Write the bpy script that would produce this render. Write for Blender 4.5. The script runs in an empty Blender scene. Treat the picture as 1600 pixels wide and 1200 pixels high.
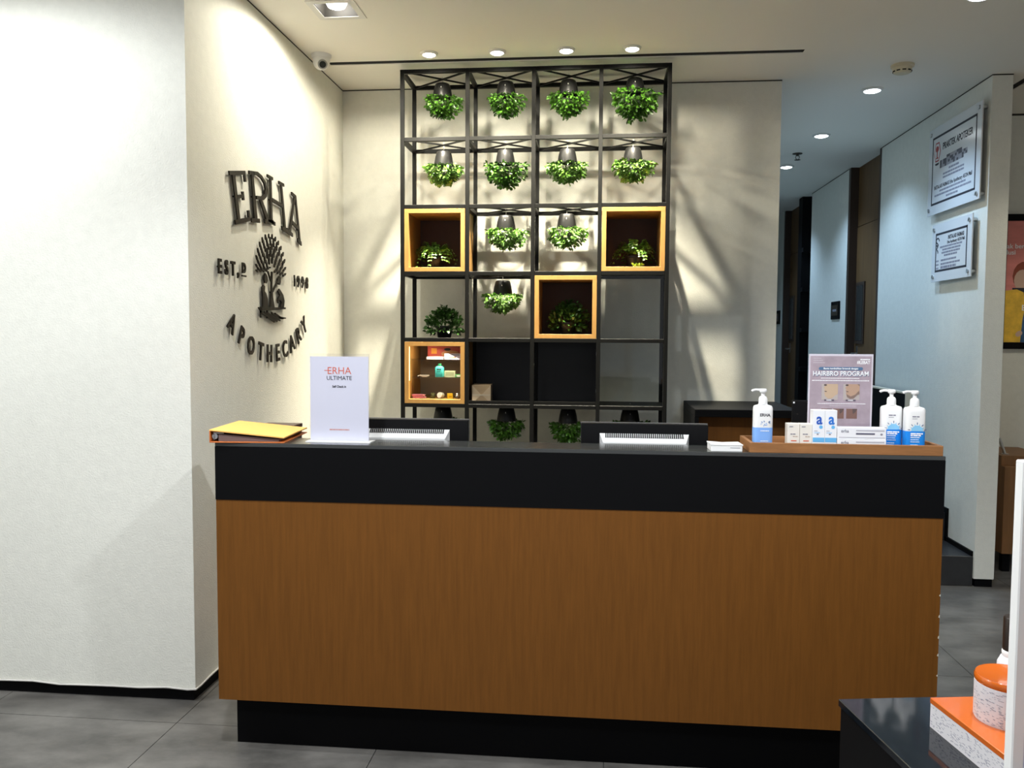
import bpy, bmesh, math, random
from mathutils import Vector, Matrix

S = bpy.context.scene
COL = S.collection
R = math.radians

# ------------------------------------------------------------------ camera, world, exposure
cam_d = bpy.data.cameras.new('camera')
cam_d.sensor_width = 36.0
cam_d.sensor_fit = 'HORIZONTAL'
cam_d.lens = 1325.42 * 36.0 / 1600.0
cam_d.clip_start = 0.02
cam = bpy.data.objects.new('camera', cam_d)
COL.objects.link(cam)
_ya, _pi, _ro = R(5.7899), R(3.3585), R(0.3235)
_F = Vector((-math.sin(_ya) * math.cos(_pi), math.cos(_ya) * math.cos(_pi), -math.sin(_pi)))
_R = Vector((math.cos(_ya), math.sin(_ya), 0))
_U = _R.cross(_F)
_R2 = _R * math.cos(_ro) + _U * math.sin(_ro)
_U2 = -_R * math.sin(_ro) + _U * math.cos(_ro)
cam.matrix_world = Matrix(((_R2.x, _U2.x, -_F.x, 0.0), (_R2.y, _U2.y, -_F.y, 0.0),
                           (_R2.z, _U2.z, -_F.z, 1.5), (0, 0, 0, 1)))
S.camera = cam

w = bpy.data.worlds.new('world')
S.world = w
w.use_nodes = True
w.node_tree.nodes['Background'].inputs[0].default_value = (0.92, 0.95, 1.0, 1)
w.node_tree.nodes['Background'].inputs[1].default_value = 0.6  # even fill that reaches the room through the added shopfront opening

S.view_settings.view_transform = 'Standard'
S.view_settings.look = 'None'
S.view_settings.gamma = 1.0
S.view_settings.use_curve_mapping = False
S.view_settings.exposure = 0.14

WARM = (1.0, 0.92, 0.73)
NEUT = (1.0, 0.945, 0.80)
COOL = (0.46, 0.70, 1.0)
DAY = (0.92, 0.96, 1.0)
P_RACK, P_LOGO, P_WASH, P_FILL, P_CORR = 380, 44, 118, 55, 58

# ------------------------------------------------------------------ materials
MATS = {}


def mat(name, col, rough=0.5, metal=0.0, spec=0.5, bump=0.0, bscale=200.0, var=0.0, vscale=3.0,
        emit=None, estr=0.0, coat=0.0, grain=None, trans=0.0, alpha=1.0, island=0.0, stretch=(1, 1, 1)):
    if name in MATS:
        return MATS[name]
    m = bpy.data.materials.new(name)
    m.use_nodes = True
    nt = m.node_tree
    N, L = nt.nodes, nt.links
    b = N['Principled BSDF']
    b.inputs['Base Color'].default_value = (*col, 1)
    b.inputs['Roughness'].default_value = rough
    b.inputs['Metallic'].default_value = metal
    b.inputs['Specular IOR Level'].default_value = spec
    b.inputs['Coat Weight'].default_value = coat
    b.inputs['Transmission Weight'].default_value = trans
    b.inputs['Alpha'].default_value = alpha
    tc = N.new('ShaderNodeTexCoord')
    if var > 0 or grain:
        mp = N.new('ShaderNodeMapping')
        mp.inputs['Scale'].default_value = grain if grain else stretch
        L.new(tc.outputs['Object'], mp.inputs[0])
        no = N.new('ShaderNodeTexNoise')
        no.inputs['Scale'].default_value = vscale
        no.inputs['Detail'].default_value = 6
        no.inputs['Roughness'].default_value = 0.65
        L.new(mp.outputs[0], no.inputs[0])
        cr = N.new('ShaderNodeValToRGB')
        v = var if var > 0 else 0.25
        cr.color_ramp.elements[0].position = 0.3
        cr.color_ramp.elements[1].position = 0.72
        cr.color_ramp.elements[0].color = (*[c * (1 - v) for c in col], 1)
        cr.color_ramp.elements[1].color = (*[min(1, c * (1 + v)) for c in col], 1)
        L.new(no.outputs[0], cr.inputs[0])
        L.new(cr.outputs[0], b.inputs['Base Color'])
    if island > 0:
        ge = N.new('ShaderNodeNewGeometry')
        cr = N.new('ShaderNodeValToRGB')
        cr.color_ramp.elements[0].color = (*[c * (1 - island) for c in col], 1)
        cr.color_ramp.elements[1].color = (*[min(1, c * (1 + island)) for c in col], 1)
        L.new(ge.outputs['Random Per Island'], cr.inputs[0])
        L.new(cr.outputs[0], b.inputs['Base Color'])
    if bump > 0:
        n2 = N.new('ShaderNodeTexNoise')
        n2.inputs['Scale'].default_value = bscale
        n2.inputs['Detail'].default_value = 3
        L.new(tc.outputs['Object'], n2.inputs[0])
        bp = N.new('ShaderNodeBump')
        bp.inputs['Strength'].default_value = bump
        bp.inputs['Distance'].default_value = 0.004
        L.new(n2.outputs[0], bp.inputs['Height'])
        L.new(bp.outputs[0], b.inputs['Normal'])
    if emit:
        b.inputs['Emission Color'].default_value = (*emit, 1)
        b.inputs['Emission Strength'].default_value = estr
    MATS[name] = m
    return m


def glass_mat(name, tint=(1, 1, 1), gloss=0.12, rough=0.03):
    if name in MATS:
        return MATS[name]
    m = bpy.data.materials.new(name)
    m.use_nodes = True
    N, L = m.node_tree.nodes, m.node_tree.links
    N.remove(N['Principled BSDF'])
    t = N.new('ShaderNodeBsdfTransparent')
    t.inputs[0].default_value = (*tint, 1)
    g = N.new('ShaderNodeBsdfGlossy')
    g.inputs['Roughness'].default_value = rough
    fr = N.new('ShaderNodeFresnel')
    fr.inputs[0].default_value = 1.45
    mx = N.new('ShaderNodeMixShader')
    ge = N.new('ShaderNodeNewGeometry')
    iv = N.new('ShaderNodeMath')
    iv.operation = 'SUBTRACT'
    iv.inputs[0].default_value = 1.0
    L.new(ge.outputs['Backfacing'], iv.inputs[1])
    mu = N.new('ShaderNodeMath')
    mu.operation = 'MULTIPLY'
    L.new(fr.outputs[0], mu.inputs[0])
    L.new(iv.outputs[0], mu.inputs[1])
    L.new(mu.outputs[0], mx.inputs[0])
    L.new(t.outputs[0], mx.inputs[1])
    L.new(g.outputs[0], mx.inputs[2])
    L.new(mx.outputs[0], N['Material Output'].inputs[0])
    MATS[name] = m
    return m


M_WALL = mat('wall_covering', (0.715, 0.71, 0.645), rough=0.85, spec=0.2, bump=0.35, bscale=160, var=0.035, vscale=26)
M_CEIL = mat('ceiling_paint', (0.86, 0.835, 0.77), rough=0.9, spec=0.15, bump=0.1, bscale=120)
M_TILE = mat('concrete_tile', (0.112, 0.106, 0.097), rough=0.33, spec=0.4, var=0.5, vscale=3.2, bump=0.05, bscale=60, stretch=(1, 1.8, 1))
_nt = M_TILE.node_tree
_geo = _nt.nodes.new('ShaderNodeNewGeometry')
for _n in _nt.nodes:
    if _n.type in {'MAPPING'}:
        _nt.links.new(_geo.outputs['Position'], _n.inputs[0])
M_GROUT = mat('dark_grout', (0.035, 0.035, 0.035), rough=0.9)
M_WOOD = mat('oak_veneer', (0.148, 0.056, 0.009), rough=0.5, spec=0.2, var=0.13, vscale=5.0, grain=(14, 14, 0.9), bump=0.04, bscale=300)
M_BOXW = mat('honey_wood', (0.40, 0.215, 0.062), rough=0.5, spec=0.3, var=0.14, vscale=6.0, grain=(5, 5, 1.2))
M_BOXIN = mat('dark_box_back', (0.055, 0.022, 0.010), rough=0.6)
M_TRAY = mat('tray_wood', (0.28, 0.125, 0.045), rough=0.5, spec=0.3, var=0.25, vscale=5.0, grain=(1.2, 8, 8))
M_DOOR = mat('door_veneer', (0.125, 0.066, 0.025), rough=0.5, spec=0.3, var=0.25, vscale=5, grain=(9, 9, 0.5))
M_DOORF = mat('door_jamb', (0.035, 0.018, 0.010), rough=0.5)
M_CAB = mat('cabinet_wood', (0.20, 0.09, 0.028), rough=0.5, var=0.2, vscale=5, grain=(6, 6, 0.6))
M_BLK = mat('black_laminate', (0.0045, 0.0045, 0.005), rough=0.5, spec=0.06)
M_GLOSS = mat('black_gloss_top', (0.030, 0.032, 0.031), rough=0.2, spec=0.8)
M_TABLE = mat('black_stone_top', (0.007, 0.009, 0.012), rough=0.07, spec=0.45, var=0.4, vscale=40)
M_RACK = mat('black_steel', (0.006, 0.006, 0.0057), rough=0.45, spec=0.14)
M_LETTER = mat('dark_letter_metal', (0.012, 0.009, 0.006), rough=0.45, spec=0.25)
M_POT = mat('charcoal_pot', (0.009, 0.009, 0.009), rough=0.36, spec=0.25)
M_SOIL = mat('pot_soil', (0.02, 0.014, 0.01), rough=0.95)
M_LEAF = mat('green_leaf', (0.052, 0.145, 0.013), rough=0.36, spec=0.5, island=0.6)
M_LEAF2 = mat('pale_leaf', (0.090, 0.205, 0.026), rough=0.38, spec=0.5, island=0.55)
M_LEAF3 = mat('deep_leaf', (0.034, 0.100, 0.014), rough=0.36, spec=0.5, island=0.6)
M_STEM = mat('plant_stem', (0.05, 0.10, 0.02), rough=0.6)
M_WHITE = mat('white_plastic', (0.80, 0.80, 0.79), rough=0.4)
M_WMET = mat('white_enamel', (0.72, 0.71, 0.68), rough=0.45)
M_PAPER = mat('white_paper', (0.60, 0.60, 0.69), rough=0.8, spec=0.2)
M_ACRYL = glass_mat('clear_acrylic', (0.985, 0.985, 0.99))
M_GLASS = glass_mat('clear_glass', (0.93, 0.95, 0.94))
M_STEEL = mat('brushed_steel', (0.55, 0.55, 0.55), rough=0.3, metal=1.0)
M_SILV = mat('silver_plastic', (0.80, 0.80, 0.80), rough=0.25, metal=0.2)
M_SCREEN = mat('black_plastic', (0.006, 0.006, 0.0065), rough=0.4, spec=0.12)
M_LAMP = mat('lamp_glow', (1, 1, 1), emit=(1.0, 0.96, 0.88), estr=14)
M_LAMPC = mat('lamp_glow_cool', (1, 1, 1), emit=(0.86, 0.95, 1.0), estr=14)
M_DARK = mat('dark_void', (0.006, 0.006, 0.006), rough=0.9)

INK = mat('ink_black', (0.02, 0.02, 0.03), rough=0.7)
INKRED = mat('ink_vermilion', (0.62, 0.11, 0.05), rough=0.7)
INKWHITE = mat('ink_white', (0.85, 0.85, 0.86), rough=0.7)
INKBLUE = mat('ink_blue', (0.015, 0.09, 0.45), rough=0.6)
INKSKY = mat('ink_sky_blue', (0.12, 0.42, 0.75), rough=0.6)
INKGREY = mat('ink_grey', (0.22, 0.22, 0.27), rough=0.7)


# ------------------------------------------------------------------ geometry helpers
def nb():
    return bmesh.new()


def box(bm, x0, x1, y0, y1, z0, z1):
    v = [bm.verts.new((x, y, z)) for z in (z0, z1) for y in (y0, y1) for x in (x0, x1)]
    for f in ((0, 2, 3, 1), (4, 5, 7, 6), (0, 1, 5, 4), (1, 3, 7, 5), (3, 2, 6, 7), (2, 0, 4, 6)):
        bm.faces.new([v[i] for i in f])
    return v


def obox(bm, p, q, wd, ht, up=Vector((0, 0, 1))):
    """a bar of rectangular section from p to q"""
    p, q = Vector(p), Vector(q)
    d = (q - p).normalized()
    s = d.cross(up)
    if s.length < 1e-5:
        s = Vector((1, 0, 0))
    s.normalize()
    u = s.cross(d)
    vs = []
    for c in (p, q):
        for a, b_ in ((-1, -1), (1, -1), (1, 1), (-1, 1)):
            vs.append(bm.verts.new(c + s * (a * wd / 2) + u * (b_ * ht / 2)))
    for f in ((0, 1, 2, 3), (7, 6, 5, 4), (0, 4, 5, 1), (1, 5, 6, 2), (2, 6, 7, 3), (3, 7, 4, 0)):
        bm.faces.new([vs[i] for i in f])


def lathe(bm, prof, seg=24, c=(0, 0), sx=1.0, sy=1.0, power=2.0):
    """rings of a (super)ellipse, prof = [(r, z)]"""
    rings = []
    for r, z in prof:
        ring = []
        for i in range(seg):
            a = 2 * math.pi * i / seg
            ca, sa = math.cos(a), math.sin(a)
            e = 2.0 / power
            x = math.copysign(abs(ca) ** e, ca) * r * sx
            y = math.copysign(abs(sa) ** e, sa) * r * sy
            ring.append(bm.verts.new((c[0] + x, c[1] + y, z)))
        rings.append(ring)
    for a, b_ in zip(rings, rings[1:]):
        for i in range(seg):
            bm.faces.new((a[i], a[(i + 1) % seg], b_[(i + 1) % seg], b_[i]))
    bm.faces.new(list(reversed(rings[0])))
    bm.faces.new(rings[-1])


def tube(bm, pts, r, seg=8):
    pts = [Vector(p) for p in pts]
    rings = []
    for i, p in enumerate(pts):
        d = (pts[min(i + 1, len(pts) - 1)] - pts[max(i - 1, 0)]).normalized()
        a = Vector((0, 0, 1)) if abs(d.z) < 0.9 else Vector((1, 0, 0))
        s = d.cross(a).normalized()
        u = s.cross(d)
        rings.append([bm.verts.new(p + (s * math.cos(2 * math.pi * k / seg) + u * math.sin(2 * math.pi * k / seg)) * r)
                      for k in range(seg)])
    for a, b_ in zip(rings, rings[1:]):
        for k in range(seg):
            bm.faces.new((a[k], a[(k + 1) % seg], b_[(k + 1) % seg], b_[k]))
    bm.faces.new(list(reversed(rings[0])))
    bm.faces.new(rings[-1])


FRONT = (Vector((1, 0, 0)), Vector((0, 0, 1)))      # print facing the entrance (-Y)
EAST = (Vector((0, 1, 0)), Vector((0, 0, 1)))       # print facing +X
WEST = (Vector((0, -1, 0)), Vector((0, 0, 1)))      # print facing -X


def prism(bm, poly, o, fr, d0=0.0, d1=0.001):
    """polygon [(u,v)] in the frame, from depth d0 to d1 along the frame's normal"""
    r, u = fr
    n = r.cross(u)
    o = Vector(o)
    a = [bm.verts.new(o + r * p[0] + u * p[1] + n * d0) for p in poly]
    b_ = [bm.verts.new(o + r * p[0] + u * p[1] + n * d1) for p in poly]
    k = len(poly)
    try:
        bm.faces.new(list(reversed(a)))
        bm.faces.new(b_)
        for i in range(k):
            bm.faces.new((a[i], a[(i + 1) % k], b_[(i + 1) % k], b_[i]))
    except ValueError:
        pass


def rect(u0, u1, v0, v1):
    return [(u0, v0), (u1, v0), (u1, v1), (u0, v1)]


def ell(cx, cy, rx, ry, n=20, a0=0.0, a1=2 * math.pi, rot=0.0):
    out = []
    m = n if a1 - a0 >= 2 * math.pi - 1e-6 else n + 1
    for i in range(m):
        a = a0 + (a1 - a0) * i / n
        x, y = rx * math.cos(a), ry * math.sin(a)
        out.append((cx + x * math.cos(rot) - y * math.sin(rot), cy + x * math.sin(rot) + y * math.cos(rot)))
    return out


def finish(bm, name, m, smooth=False, bevel=0.0):
    bmesh.ops.remove_doubles(bm, verts=bm.verts, dist=1e-6)
    bmesh.ops.recalc_face_normals(bm, faces=bm.faces)
    if bevel > 0:
        bmesh.ops.bevel(bm, geom=[e for e in bm.edges], offset=bevel, segments=1, profile=0.5, affect='EDGES')
    me = bpy.data.meshes.new(name)
    bm.to_mesh(me)
    bm.free()
    me.materials.append(m)
    if smooth:
        me.polygons.foreach_set('use_smooth', [True] * len(me.polygons))
        try:
            me.set_sharp_from_angle(angle=R(42))
        except Exception:
            pass
    return me


def link(name, me, parent=None, loc=None, rz=0.0):
    o = bpy.data.objects.new(name, me)
    COL.objects.link(o)
    o.parent = parent
    if loc is not None:
        o.location = loc
    if rz:
        o.rotation_euler = (0, 0, rz)
    return o


def part(name, bm, m, parent=None, smooth=False, bevel=0.0, label=None):
    o = link(name, finish(bm, name, m, smooth, bevel), parent)
    if label:
        o['label'] = label
    return o


def tag(o, label, cat, group=None, kind=None):
    o['label'] = label
    o['category'] = cat
    if group:
        o['group'] = group
    if kind:
        o['kind'] = kind
    return o


def thing(name, label, cat, loc=(0, 0, 0), rz=0.0, group=None):
    o = bpy.data.objects.new(name, None)
    o.empty_display_size = 0.05
    COL.objects.link(o)
    o.location = loc
    o.rotation_euler = (0, 0, rz)
    return tag(o, label, cat, group)


def struct(name, bm, m, label=None, parent=None, **k):
    o = part(name, bm, m, parent, **k)
    if parent is None:
        o['kind'] = 'structure'
        if label:
            o['label'] = label
    return o


def pbox(name, parent, m, x0, x1, y0, y1, z0, z1, bevel=0.0, label=None):
    bm = nb()
    box(bm, x0, x1, y0, y1, z0, z1)
    return part(name, bm, m, parent, bevel=bevel, label=label)


def copy_tree(o, parent=None):
    c = o.copy()
    COL.objects.link(c)
    c.parent = parent
    for ch in list(o.children):
        copy_tree(ch, c)
    return c


def text(s, size, o, fr, m, parent, depth=0.0006, align='CENTER', bold=0.0, sx=1.0, rot=0.0, name='lettering', spacing=1.0):
    """one line of lettering as a mesh; o = baseline anchor (on the surface)"""
    cu = bpy.data.curves.new('txt', 'FONT')
    cu.body = s
    cu.size = size
    cu.align_x = align
    cu.align_y = 'BOTTOM_BASELINE'
    cu.offset = bold
    cu.extrude = depth / 2
    cu.resolution_u = 3
    cu.space_character = spacing
    t = bpy.data.objects.new('txt', cu)
    COL.objects.link(t)
    dg = bpy.context.evaluated_depsgraph_get()
    me = bpy.data.meshes.new_from_object(t.evaluated_get(dg))
    bpy.data.objects.remove(t)
    bpy.data.curves.remove(cu)
    r, u = fr
    n = r.cross(u)
    r2 = r * math.cos(rot) + u * math.sin(rot)
    u2 = -r * math.sin(rot) + u * math.cos(rot)
    o = Vector(o) + n * (depth / 2)
    mt = Matrix(((r2.x * sx, u2.x, n.x, o.x), (r2.y * sx, u2.y, n.y, o.y), (r2.z * sx, u2.z, n.z, o.z), (0, 0, 0, 1)))
    me.transform(mt)
    me.materials.clear()
    me.materials.append(m)
    me.name = name
    return link(name, me, parent)


def flat(name, polys, o, fr, m, parent, d=0.0005, d0=0.0):
    """flat print: one or more coloured patches on a surface"""
    bm = nb()
    for p in polys:
        prism(bm, p, o, fr, d0, d0 + d)
    return part(name, bm, m, parent)


def blur_line(o, fr, u0, u1, v, h, m, parent, seed=0, gap=0.35):
    """a line of print too small to read: word-long strokes"""
    rnd = random.Random(seed)
    u = u0
    ps = []
    while u < u1 - h * 0.3:
        wd = min(u1 - u, h * rnd.uniform(1.2, 4.2))
        ps.append(rect(u, u + wd, v, v + h))
        u += wd + h * gap
    return flat('print_line', ps, o, fr, m, parent)


# ------------------------------------------------------------------ lamps
def spot(parent, power, color, angle, blend, size, tilt=(0, 0), z=-0.03):
    ld = bpy.data.lights.new('lamp_light', 'SPOT')
    ld.energy = power
    ld.color = color
    ld.spot_size = R(angle)
    ld.spot_blend = blend
    ld.shadow_soft_size = size
    lo = bpy.data.objects.new('lamp_light', ld)
    COL.objects.link(lo)
    lo.parent = parent
    lo.location = (0, 0, z)
    lo.rotation_euler = (R(tilt[0]), R(tilt[1]), 0)
    return lo


def round_lamp(x, y, z, label, power, color, angle=80, blend=1.0, size=0.03, rad=0.045, tilt=(0, 0), group=None, cool=False):
    t = thing('ceiling_downlight', label, 'downlight', (x, y, z), group=group)
    bm = nb()
    seg = 28
    prof = [(rad * 1.32, 0.0), (rad * 1.32, -0.004), (rad * 1.05, -0.012), (rad * 0.92, -0.010)]
    rings = [[bm.verts.new((r * math.cos(2 * math.pi * i / seg), r * math.sin(2 * math.pi * i / seg), zz)) for i in range(seg)]
             for r, zz in prof]
    for a, b_ in zip(rings, rings[1:]):
        for i in range(seg):
            bm.faces.new((a[i], a[(i + 1) % seg], b_[(i + 1) % seg], b_[i]))
    part('trim_ring', bm, M_WMET, t, smooth=True)
    bm = nb()
    lathe(bm, [(rad * 0.95, -0.004), (rad * 0.93, -0.012), (rad * 0.6, -0.018)], 24)
    part('lens', bm, M_LAMPC if cool else M_LAMP, t, smooth=True)
    spot(t, power, color, angle, blend, size, tilt, z=-0.035)
    return t


# ================================================================== THE ROOM
H = 3.021
XW, YW, YB = -1.6128, 3.2227, 5.2817
XBR = 1.07
XR1, XR2, YR = 2.2575, 2.3715, 5.27
T = 0.816

# floor: slab + tiles
bm = nb()
box(bm, -4.8, 5.0, -3.2, 6.4, -0.12, -0.006)
floor = struct('floor', bm, M_GROUT, 'dark grey large format concrete look tile floor')
tile_me = None
bm = nb()
box(bm, 0.0015, T - 0.0015, 0.0015, T - 0.0015, -0.010, 0.0)
tile_me = finish(bm, 'tile', M_TILE)
for i in range(-4, 8):
    for j in range(-7, 4):
        x, y = -1.597 + T * i, 3.035 + T * j
        if x < -4.8 or x + T > 5.1 or y < -3.2 or y > 6.2:
            continue
        t_ = link('tile', tile_me, floor, (x, y, 0))


def holed_plate(bm, xs, ys, holes, z0, z1):
    for xa, xb in zip(xs, xs[1:]):
        for ya, yb in zip(ys, ys[1:]):
            cx, cy = (xa + xb) / 2, (ya + yb) / 2
            if any(h[0] < cx < h[1] and h[2] < cy < h[3] for h in holes):
                continue
            box(bm, xa, xb, ya, yb, z0, z1)


SQX, SQY = -1.245, 3.985
holes = [(-1.535, 1.078, 4.742, 4.797), (2.475, 2.525, 3.6, 5.75), (SQX - 0.085, SQX + 0.085, SQY - 0.085, SQY + 0.085)]
xs = sorted({-4.8, 5.0} | {h[k] for h in holes for k in (0, 1)})
ys = sorted({-3.2, 12.2} | {h[k] for h in holes for k in (2, 3)})
bm = nb()
holed_plate(bm, xs, ys, holes, H, H + 0.06)
struct('ceiling', bm, M_CEIL, 'flat off white painted ceiling')
bm = nb()
for h in holes[:2]:
    box(bm, h[0], h[1], h[2], h[3], H + 0.004, H + 0.10)
struct('trim_1', bm, M_DARK, 'black linear air slot in the ceiling')

# walls
bm = nb()
box(bm, -4.8, XW, YW, YB + 0.12, 0.05, H)
struct('wall_left', bm, M_WALL, 'textured off white wall block that carries the logo')
bm = nb()
box(bm, -4.8, XW - 0.014, YW + 0.014, YB, 0.0, 0.05)
struct('baseboard_left', bm, M_BLK, 'black recessed skirting under the left wall')
bm = nb()
box(bm, XW, XBR, YB, YB + 0.12, 0, H)
box(bm, XBR - 0.12, XBR, YB + 0.12, 12.1, 0, H)
struct('wall_back', bm, M_WALL, 'beige textured wall behind the plant rack')
bm = nb()
box(bm, XR1, XR2, YR, 7.2, 0.05, H)
box(bm, XR1, XR2, 8.1, 9.45, 0.05, H)
box(bm, XR1, XR2, 10.8, 12.1, 0.05, H)
struct('wall_right', bm, M_WALL, 'corridor side wall carrying two acrylic notice plates')
bm = nb()
box(bm, XR1 + 0.012, XR2 - 0.004, YR + 0.012, 7.2, 0.0, 0.05)
struct('baseboard_right', bm, M_BLK, 'black recessed skirting under the corridor wall')
bm = nb()
box(bm, XBR - 0.12, XR2, 12.0, 12.1, 0, H)
struct('wall_corridor_end', bm, M_WALL, 'end wall of the corridor')
bm = nb()
box(bm, XR2, 5.0, 6.2, 6.3, 0, H)
struct('wall_far_right', bm, M_WALL, 'beige wall with the framed poster')
bm = nb()
box(bm, 4.9, 5.0, -3.2, 6.2, 0, H)
struct('wall_shop_side', bm, M_WALL, 'shop side wall outside the picture')
bm = nb()  # unseen opening, added so the world background can light the room
box(bm, -4.8, 5.0, -3.2, -3.1, 2.75, H)
box(bm, -4.8, -4.2, -3.2, -3.1, 0, 2.75)
box(bm, 4.4, 5.0, -3.2, -3.1, 0, 2.75)
struct('wall_entrance', bm, M_WALL, 'added open shopfront behind the camera that lets in the background light')
bm = nb()
box(bm, -4.8, -4.7, -3.1, YW, 0, H)
struct('wall_shop_left', bm, M_WALL, 'shop side wall outside the picture on the left')

bm = nb()  # dark strips along the wall tops, coloured as the shade in a gap
g = 0.007
box(bm, XW - 0.02, XW + 0.0012, YW - 0.0012, YB, H - g, H - 0.0005)
box(bm, -4.8, XW, YW - 0.0012, YW + 0.02, H - g, H - 0.0005)
box(bm, XW, XBR + 0.0012, YB - 0.0012, YB + 0.02, H - g, H - 0.0005)
box(bm, XR1 - 0.0012, XR2 + 0.0012, YR - 0.0012, 7.2, H - g, H - 0.0005)
box(bm, XR1 - 0.0012, XR2, 8.1, 9.45, H - g, H - 0.0005)
box(bm, XR2, 4.9, 6.1988, 6.21, H - 2 * g, H - 0.0005)
struct('trim_2', bm, mat('gap_shade', (0.03, 0.027, 0.022), 0.9), 'dark strip painted as the shade of the gap between the walls and the ceiling')

# steps up to the corridor
bm = nb()
box(bm, XBR, XR1, 5.285, 5.69, 0, 0.182)
struct('stair_step', bm, mat('dark_stone', (0.028, 0.028, 0.029), 0.4, spec=0.3, var=0.3, vscale=6), 'dark lower step up to the corridor', bevel=0.003)
bm = nb()
box(bm, XBR, XR1, 5.69, 12.0, 0, 0.362)
struct('floor_corridor', bm, MATS['dark_stone'], 'raised dark corridor floor')
bm = nb()
XS = XR1 - 0.012
box(bm, XS, XR1, 5.29, 5.69, 0.182, 0.212)
box(bm, XS, XR1, 5.662, 5.72, 0.182, 0.395)
box(bm, XS, XR1, 5.72, 7.2, 0.362, 0.395)
struct('baseboard_stair', bm, M_BLK, 'black stepped skirting beside the corridor steps')


# corridor doors
def corridor_door(n, y0, y1, label):
    d = bpy.data.objects.new('door_%d' % n, None)
    COL.objects.link(d)
    d.location = (XR1, (y0 + y1) / 2, 0.362)
    d['kind'] = 'structure'
    d['label'] = label
    hw = (y1 - y0) / 2
    pbox('door_leaf', d, M_DOOR, 0.07, 0.11, -hw + 0.05, hw - 0.06, 0.0, 2.12)
    pbox('transom_panel', d, M_DOOR, 0.072, 0.11, -hw + 0.05, hw - 0.06, 2.128, H - 0.362)
    pbox('jamb', d, M_DOORF, 0.0, 0.115, hw - 0.06, hw, 0.0, H - 0.362)
    pbox('jamb', d, M_DOORF, 0.0, 0.115, -hw, -hw + 0.05, 0.0, H - 0.362)
    f = pbox('vision_panel_frame', d, M_DOORF, 0.058, 0.072, hw - 0.34, hw - 0.10, 1.07, 1.62)
    pbox('vision_glass', f, M_GLOSS, 0.055, 0.060, hw - 0.31, hw - 0.13, 1.10, 1.59)
    bm = nb()
    tube(bm, [(0.07, hw - 0.15, 0.98), (0.02, hw - 0.15, 0.98), (0.02, hw - 0.27, 0.98)], 0.009)
    part('lever_handle', bm, M_STEEL, d, smooth=True)
    bm = nb()
    box(bm, 0.064, 0.07, hw - 0.17, hw - 0.13, 0.93, 1.05)
    part('lock_plate', bm, M_STEEL, d)
    return d


corridor_door(1, 7.2, 8.1, 'brown veneered corridor door nearest the reception')
corridor_door(2, 9.82, 10.8, 'dark brown veneered door further down the corridor')
# black slim shelf column between the doors
t = thing('shelf_column', 'black upright column with small bracket shelves between the corridor doors', 'shelf', (XR1, 9.635, 0.362))
pbox('back_panel', t, M_WALL, 0.06, 0.11, -0.185, 0.185, 0.0, H - 0.362)
pbox('upright', t, M_BLK, -0.05, 0.06, 0.02, 0.185, 0.0, H - 0.362)
for zz in (0.75, 1.18, 1.62, 2.05):
    pbox('bracket', t, M_BLK, -0.06, 0.06, -0.10, 0.02, zz, zz + 0.045)

# small door plates
for k, (y, z, lab) in enumerate(((8.41, 1.745, 'small dark name plate beside the nearer corridor door'),
                                 (11.05, 1.73, 'small dark name plate beside the farther corridor door'))):
    t = thing('door_plate', lab, 'sign', (XR1, y, z), group='door plates in the corridor')
    pbox('backing', t, M_BLK, -0.012, 0.0, -0.14, 0.14, -0.085, 0.085, bevel=0.002)
    pbox('insert', t, mat('bronze_plate', (0.06, 0.045, 0.03), 0.35, metal=0.5), -0.016, -0.012, -0.10, 0.10, -0.05, 0.05)
    blur_line((-0.016, 0, 0), WEST, -0.06, 0.06, -0.012, 0.022, INKGREY, t, 5 + k)

# ================================================================== CEILING FITTINGS
names4 = ('leftmost', 'second from left', 'third from left', 'rightmost')
for k, x in enumerate((-0.932, -0.560, -0.188, 0.161)):
    lamp = round_lamp(x, 4.632, H, 'round downlight above the plant rack, %s of four' % names4[k], P_RACK, WARM, angle=77, blend=1.0,
               size=0.016, rad=0.036, tilt=(8, 0), group='round downlights above the rack')
    spot(lamp, 17, WARM, 172, 0.3, 0.03, (0, 0), z=-0.035)      # spill around the beam
names3 = ('nearest', 'middle', 'farthest')
for k, y in enumerate((5.531, 6.731, 7.936)):
    round_lamp(1.664, y, H, 'cool white corridor downlight, %s of the three in view' % names3[k], P_CORR, COOL, angle=125, blend=0.7,
               size=0.05, rad=0.05, group='corridor downlights', cool=True)
round_lamp(1.675, 4.06, H, 'cool white downlight at the top edge before the corridor', P_CORR * 0.6, COOL, angle=120, blend=0.8, size=0.05,
           rad=0.05, cool=True)
round_lamp(1.66, 9.6, H, 'cool white corridor downlight past the farther door', P_CORR, COOL, angle=125, blend=0.7,
           size=0.05, rad=0.05, cool=True)

# square recessed lamp that lights the logo
t = thing('square_downlight', 'square recessed downlight glowing in the ceiling near the logo wall', 'downlight', (SQX, SQY, H))
bm = nb()
for a in (((-0.115, -0.115), (0.115, -0.085)), ((-0.115, 0.085), (0.115, 0.115)), ((-0.115, -0.085), (-0.085, 0.085)), ((0.085, -0.085), (0.115, 0.085))):
    box(bm, a[0][0], a[1][0], a[0][1], a[1][1], -0.004, 0.002)
part('frame', bm, M_WMET, t)
bm = nb()
for a in (((-0.085, -0.085), (0.085, -0.082)), ((-0.085, 0.082), (0.085, 0.085)), ((-0.085, -0.082), (-0.082, 0.082)), ((0.082, -0.082), (0.085, 0.082))):
    box(bm, a[0][0], a[1][0], a[0][1], a[1][1], 0.0, 0.075)
box(bm, -0.085, 0.085, -0.085, 0.085, 0.075, 0.08)
part('housing', bm, mat('lamp_housing', (0.05, 0.047, 0.04), 0.5), t)
bm = nb()
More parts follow.
